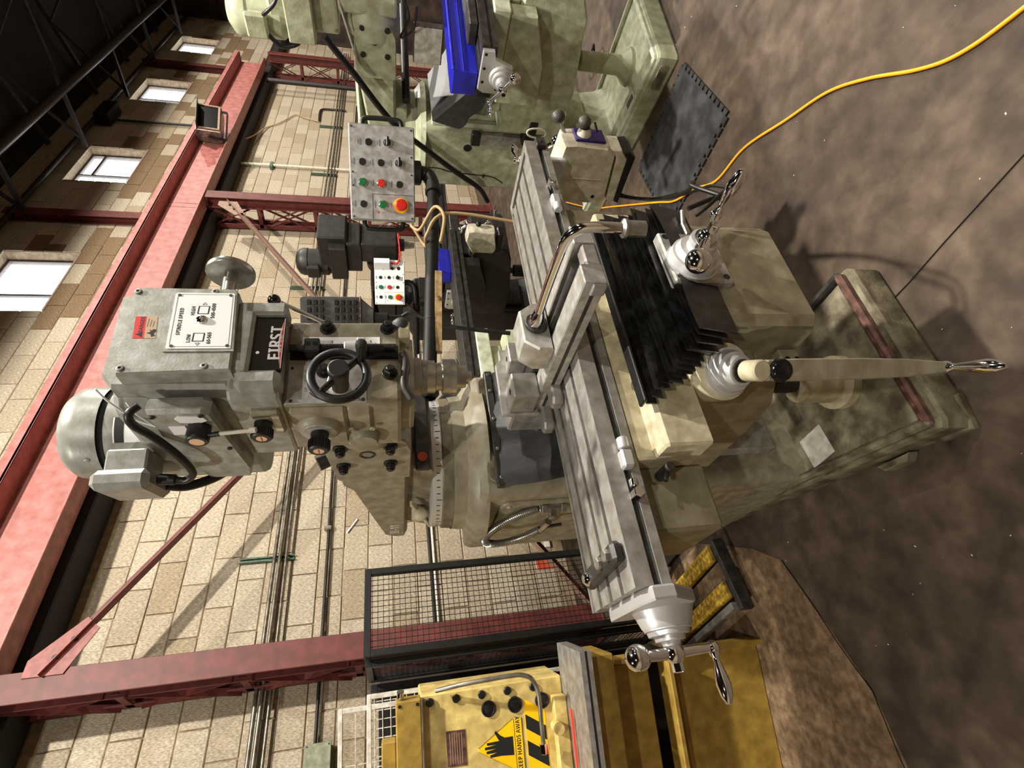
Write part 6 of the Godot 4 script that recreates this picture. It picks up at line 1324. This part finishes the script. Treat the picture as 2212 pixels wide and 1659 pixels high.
# ---------------------------------------------------------------- yellow press, mesh guards, wire rack, skid
func build_yellow_side() -> void:
	var xf := Transform3D(Basis(Vector3.UP, -0.41), Vector3(0.505, 0, -2.21))
	var t := thing("press_machine", "yellow hydraulic press with a steel bed at the lower left of the room", "press", xf)
	var s := ST(); var L := -1.6
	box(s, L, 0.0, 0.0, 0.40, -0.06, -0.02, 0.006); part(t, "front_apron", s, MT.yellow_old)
	s = ST(); prism(s, [[0.02, 0.0], [0.03, 0.40], [0.05, 0.55], [0.0, 0.66], [-0.08, 0.66], [-0.08, 0.0]], 0, 0.0, 0.02, 0.003); part(t, "end_flange", s, MT.yellow_old)
	s = ST(); bar(s, Vector3(L, 0.445, 0.0), Vector3(0, 0.455, 0.02), 0.02, 0.10, Vector3(0, 0, 1), 0.003); part(t, "rib", s, MT.yellow_old)
	s = ST(); box(s, L, -0.01, 0.50, 0.655, -0.09, -0.05, 0.004); part(t, "upper_apron", s, MT.yellow_old)
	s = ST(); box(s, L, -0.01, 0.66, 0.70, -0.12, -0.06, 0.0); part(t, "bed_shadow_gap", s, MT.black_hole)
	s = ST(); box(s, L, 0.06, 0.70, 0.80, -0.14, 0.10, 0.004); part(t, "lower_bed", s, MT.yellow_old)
	s = ST(); prism(s, [[-0.16, 0.80], [0.145, 0.80], [0.145, 0.845], [-0.16, 0.845]], 0, L, 0.085, 0.002); var bp := part(t, "bed_plate", s, MT.iron)
	s = ST(); box(s, L, 0.086, 0.818, 0.826, 0.1446, 0.1456, 0); part(bp, "plate_groove", s, MT.black_hole)
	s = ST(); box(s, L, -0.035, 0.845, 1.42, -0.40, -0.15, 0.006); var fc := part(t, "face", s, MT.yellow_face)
	for y in [1.385, 1.282, 1.18, 1.076, 0.969]:
		s = ST(); cyl(s, Vector3(-0.062, y, -0.15), Vector3(-0.062, y, -0.138), 0.0155, -1, 20, 0.003); part(fc, "bolt", s, MT.oxide)
	for y in [1.156, 1.049, 0.936]:
		s = ST(); lathe(s, Vector3(-0.115, y, -0.15), Vector3(0, 0, 1), [[0, 0.029], [0.008, 0.029], [0.009, 0.024], [0.004, 0.021], [0.005, 0.016], [0.007, 0.008], [0.006, 0]], 26); part(fc, "gland", s, MT.oxide)
	s = ST(); box(s, -1.6, -0.038, 1.418, 1.515, -0.20, -0.115, 0.005); part(t, "top_channel", s, MT.yellow_old)
	s = ST(); box(s, -1.6, -0.04, 1.412, 1.419, -0.15, -0.11, 0.002); part(t, "channel_lip", s, MT.conduit)
	s = ST(); box(s, -1.4, -0.178, 1.515, 1.57, -0.24, -0.17, 0.005); part(t, "top_box", s, MT.yellow_old)
	for q: Array in [[1.50, -0.055], [1.433, -0.055]]:
		s = ST(); cyl(s, Vector3(q[1], q[0], -0.115), Vector3(q[1], q[0], -0.111), 0.006, -1, 10); part(t, "channel_screw", s, MT.black)
	s = ST(); prism(s, [[-0.172, 1.254], [-0.169, 1.328], [-0.287, 1.326], [-0.291, 1.253]], 2, -0.15, -0.147, 0.001); var rp := part(fc, "red_plate", s, MT.rim_red)
	for i in 6:
		s = ST(); box(s, -0.28, -0.178, 1.268 + i * 0.009, 1.2695 + i * 0.009, -0.147, -0.1466, 0); part(rp, "print_line", s, MT.tan_plate)
	# warning sign
	s = ST(); prism(s, [[-0.245, 1.205], [-0.256, 1.205], [-0.335, 1.066], [-0.333, 1.060], [-0.165, 1.060], [-0.163, 1.066]], 2, -0.15, -0.148, 0.0); var sg2 := part(fc, "warning_sign", s, MT.sign_yellow)
	s = ST(); box(s, -0.335, -0.164, 1.028, 1.060, -0.15, -0.1478, 0); part(sg2, "caption_band", s, MT.sign_yellow)
	s = ST(); box(s, -0.335, -0.164, 1.0585, 1.0605, -0.148, -0.1475, 0); bar(s, Vector3(-0.336, 1.064, -0.1478), Vector3(-0.256, 1.2055, -0.1478), 0.0005, 0.0025, Vector3(0, 0, 1), 0); bar(s, Vector3(-0.162, 1.064, -0.1478), Vector3(-0.244, 1.2055, -0.1478), 0.0005, 0.0025, Vector3(0, 0, 1), 0); box(s, -0.336, -0.163, 1.0268, 1.029, -0.148, -0.1475, 0); part(sg2, "border", s, MT.print_black)
	letters(sg2, "caption", "KEEP HANDS AWAY", 0.0165, MT.print_black, face_xf(Vector3(-0.2495, 1.0445, -0.1478), Vector3(1, 0, 0), Vector3(0, 1, 0)), 0.0006, 0.88)
	s = ST(); prism(s, [[-0.285, 1.068], [-0.222, 1.068], [-0.222, 1.10], [-0.212, 1.118], [-0.195, 1.134], [-0.200, 1.140], [-0.222, 1.128], [-0.230, 1.123], [-0.231, 1.172], [-0.239, 1.172], [-0.241, 1.132], [-0.245, 1.181], [-0.253, 1.181], [-0.254, 1.133], [-0.259, 1.176], [-0.267, 1.175], [-0.267, 1.131], [-0.273, 1.163], [-0.281, 1.161], [-0.280, 1.118]], 2, -0.1478, -0.147, 0); part(sg2, "hand_symbol", s, MT.print_black)
	for i in 2:
		s = ST(); var x := -0.155 - i * 0.09; prism(s, [[x, 1.01], [x - 0.05, 1.01], [x - 0.10, 0.93], [x - 0.05, 0.93]], 2, -0.15, -0.1485, 0); part(fc, "hazard_stripe", s, MT.print_black)
	s = ST(); prism(s, [[-0.1, 1.012], [-1.2, 1.012], [-1.2, 0.928], [-0.15, 0.928]], 2, -0.15, -0.149, 0); part(fc, "hazard_band", s, MT.sign_yellow)
	s = ST(); box(s, -0.36, -0.10, 0.846, 0.90, -0.15, -0.10, 0.004); cyl(s, Vector3(-0.2, 0.90, -0.11), Vector3(-0.2, 0.90, -0.05), 0.022, -1, 18, 0.002); part(t, "clamp_cylinder", s, MT.yellow_face)
	s = ST(); box(s, -1.6, -0.13, 0.852, 0.862, -0.02, -0.012, 0.001); part(t, "orange_edge", s, MT.red_glow)
	s = ST(); tube(s, [Vector3(-0.02, 1.36, -0.12), Vector3(0.0, 1.25, -0.06), Vector3(0.012, 1.08, -0.02), Vector3(0.008, 1.03, -0.01), Vector3(-0.01, 1.0, -0.005), Vector3(-0.06, 0.98, -0.01), Vector3(-0.16, 0.975, -0.03), Vector3(-0.24, 0.97, -0.05)], 0.0085, 10, 6); var pi := part(t, "hydraulic_pipe", s, MT.conduit)
	s = ST(); hexa(s, Vector3(-0.235, 0.97, -0.049), Vector3(-0.27, 0.968, -0.055), 0.016, 0.002); part(pi, "pipe_nut", s, MT.chrome)
	s = ST(); cyl(s, Vector3(-0.03, 1.495, -0.14), Vector3(-0.005, 1.495, -0.13), 0.014, -1, 16, 0.002); part(t, "top_latch", s, MT.chrome)
	# black mesh guard: front panel and a panel folded back behind it
	var g := thing("mesh_guard", "black steel mesh guard screen standing between the yellow press and the block wall", "guard", Transform3D(Basis(), Vector3(0.735, 0.22, -2.5)))
	guard_panel(g, Transform3D(Basis(), Vector3.ZERO), 0.39, 1.425, 0.0245, 0.03, MT.black, MT.dark_steel)
	guard_panel(g, Transform3D(Basis(Vector3.UP, PI / 2 - 0.045), Vector3(-0.012, 0, -0.03)), 0.30, 1.42, 0.0245, 0.03, MT.black, MT.dark_steel)
	guard_panel(g, Transform3D(Basis(Vector3.UP, PI / 2 + 0.01), Vector3(-0.028, 0, -0.36)), 0.34, 1.41, 0.0245, 0.03, MT.black, MT.dark_steel)
	s = ST(); box(s, -0.05, 0.44, -0.02, 0.02, -0.05, 0.05, 0.004); box(s, -0.03, 0.01, -0.22, 0.0, -0.02, 0.02, 0.003); box(s, 0.36, 0.40, -0.22, 0.0, -0.02, 0.02, 0.003); box(s, -0.06, 0.04, -0.22, -0.2, -0.2, 0.12, 0.004); box(s, 0.33, 0.43, -0.22, -0.2, -0.2, 0.2, 0.004)
	part(g, "foot_frame", s, MT.black)
	# white wire rack leaning behind the press
	var r := thing("wire_rack", "white wire grid rack standing behind the yellow press beside the black guard", "rack", xf * Transform3D(Basis(), Vector3(-0.80, 0.55, -0.43)))
	guard_panel(r, Transform3D(), 0.745, 1.085, 0.034, 0.018, MT.white_paint, MT.white_paint)
	r = thing("wire_rack", "second white frame behind the first wire rack, cut by the picture edge", "rack", xf * Transform3D(Basis(), Vector3(-1.0, 0.55, -0.62)))
	guard_panel(r, Transform3D(), 0.87, 1.22, 0.25, 0.02, MT.white_paint, MT.white_paint)
	var c := thing("dark_cabinet", "dark cabinet behind the white wire rack and the yellow press", "cabinet", xf * Transform3D(Basis(), Vector3(-0.9, 0.0, -1.0)))
	s = ST(); box(s, -0.1, 0.78, 0.0, 1.60, -0.2, 0.2, 0.01); part(c, "cabinet_body", s, MT.black); s = ST(); box(s, -0.08, 0.34, 0.05, 1.56, 0.2, 0.212, 0.003); part(c, "door", s, MT.dark_steel); s = ST(); box(s, 0.35, 0.77, 0.05, 1.56, 0.2, 0.212, 0.003); part(c, "door", s, MT.dark_steel)
	# skid with yellow treads
	var k := thing("tread_skid", "low dark skid with yellow anti-slip boards on the floor behind the table's left end", "skid", Transform3D(Basis(Vector3.UP, 0.02), Vector3(0.75, 0, -2.1)))
	for x: float in [0.12, -0.045]:
		s = ST(); box(s, x - 0.036, x + 0.036, 0.10, 0.122, -0.6, 0.0, 0.004); var bd := part(k, "tread_board", s, MT.tread_yellow)
		s = ST(); box(s, x - 0.037, x + 0.037, 0.085, 0.102, -0.6, 0.002, 0.002); part(bd, "board_edge", s, MT.black)
	s = ST(); box(s, -0.13, -0.10, 0.09, 0.125, -0.6, 0.0, 0.003); part(k, "steel_bar", s, MT.iron)
	s = ST(); box(s, -0.14, 0.175, 0.04, 0.10, 0.0, 0.03, 0.004); part(k, "front_beam", s, MT.iron_dark)
	s = ST(); box(s, -0.14, 0.175, 0.0, 0.085, -0.6, -0.57, 0.004); part(k, "rear_beam", s, MT.iron_dark)

func guard_panel(t: Node3D, xf: Transform3D, w: float, h: float, cell: float, tube_w: float, fm: Material, wm: Material) -> void:
	TXF = xf
	var s := ST(); var d := tube_w / 2
	box(s, 0, w, 0, tube_w, -d, d, 0.002); box(s, 0, w, h - tube_w, h, -d, d, 0.002); box(s, 0, tube_w, tube_w, h - tube_w, -d, d, 0.002); box(s, w - tube_w, w, tube_w, h - tube_w, -d, d, 0.002)
	part(t, "frame", s, fm)
	s = ST(); var r := 0.0012 if cell < 0.03 else 0.0016; var x := tube_w + cell * 0.5
	while x < w - tube_w: bar(s, Vector3(x, tube_w, 0), Vector3(x, h - tube_w, 0), r * 2, r * 2, Vector3(0, 0, 1), 0); x += cell
	var y := tube_w + cell * 0.5
	while y < h - tube_w: bar(s, Vector3(tube_w, y, r * 2), Vector3(w - tube_w, y, r * 2), r * 2, r * 2, Vector3(0, 0, 1), 0); y += cell
	part(t, "wire_mesh", s, wm).set_meta("kind", "stuff")
	TXF = Transform3D()

# ---------------------------------------------------------------- on the floor
func build_floor_things() -> void:
	var s := ST()
	var cs := [Vector2(2.29, -0.735), Vector2(2.845, -0.70), Vector2(2.955, -1.29), Vector2(2.40, -1.345)]
	var pg := []
	for i in 4:
		var a: Vector2 = cs[i]; var b: Vector2 = cs[(i + 1) % 4]; var d := (b - a).normalized(); var o := Vector2(-d.y, d.x)
		if o.dot((a + b) / 2 - Vector2(2.62, -1.02)) < 0: o = -o
		var n := 12
		for k in n:
			var f0 := (k + 0.22) / n; var f1 := (k + 0.78) / n
			pg.append(a.lerp(b, float(k) / n) - o * 0.008)
			pg.append(a.lerp(b, f0) - o * 0.008); pg.append(a.lerp(b, f0 - 0.012) + o * 0.016); pg.append(a.lerp(b, f1 + 0.012) + o * 0.016); pg.append(a.lerp(b, f1) - o * 0.008)
	prism(s, pg, 1, 0.0, 0.012, 0.002)
	tag(part(self, "floor_mat", s, MT.gum_mat), "dark grey interlocking rubber mat with toothed edges on the floor", "mat")
	s = ST()
	tube(s, [Vector3(1.15, 0.006, 0.15), Vector3(1.294, 0.006, -0.115), Vector3(1.375, 0.006, -0.231), Vector3(1.469, 0.006, -0.299), Vector3(1.629, 0.006, -0.374), Vector3(1.772, 0.006, -0.464), Vector3(1.907, 0.006, -0.609), Vector3(2.075, 0.006, -0.789), Vector3(2.165, 0.006, -0.979), Vector3(2.30, 0.012, -1.09), Vector3(2.42, 0.02, -1.22), Vector3(2.618, 0.018, -1.337), Vector3(3.127, 0.006, -1.641), Vector3(3.5, 0.006, -1.86), Vector3(4.07, 0.006, -2.124)], 0.0058, 10, 8)
	tag(part(self, "extension_cord", s, MT.cable_yellow), "yellow extension cord snaking across the brown concrete floor", "cord")
	# rubber hoses and coil beyond the mint machine, at the upper edge
	s = ST(); var c := []
	for i in 40: c.append(Vector3(4.05 + 0.06 * cos(i * 0.5), 0.05 + i * 0.012, -1.0 + 0.06 * sin(i * 0.5)))
	tube(s, c, 0.008, 6, 2); tag(part(self, "coiled_cable", s, MT.cable_black), "black coiled cable hanging beyond the mint green machine", "cable")
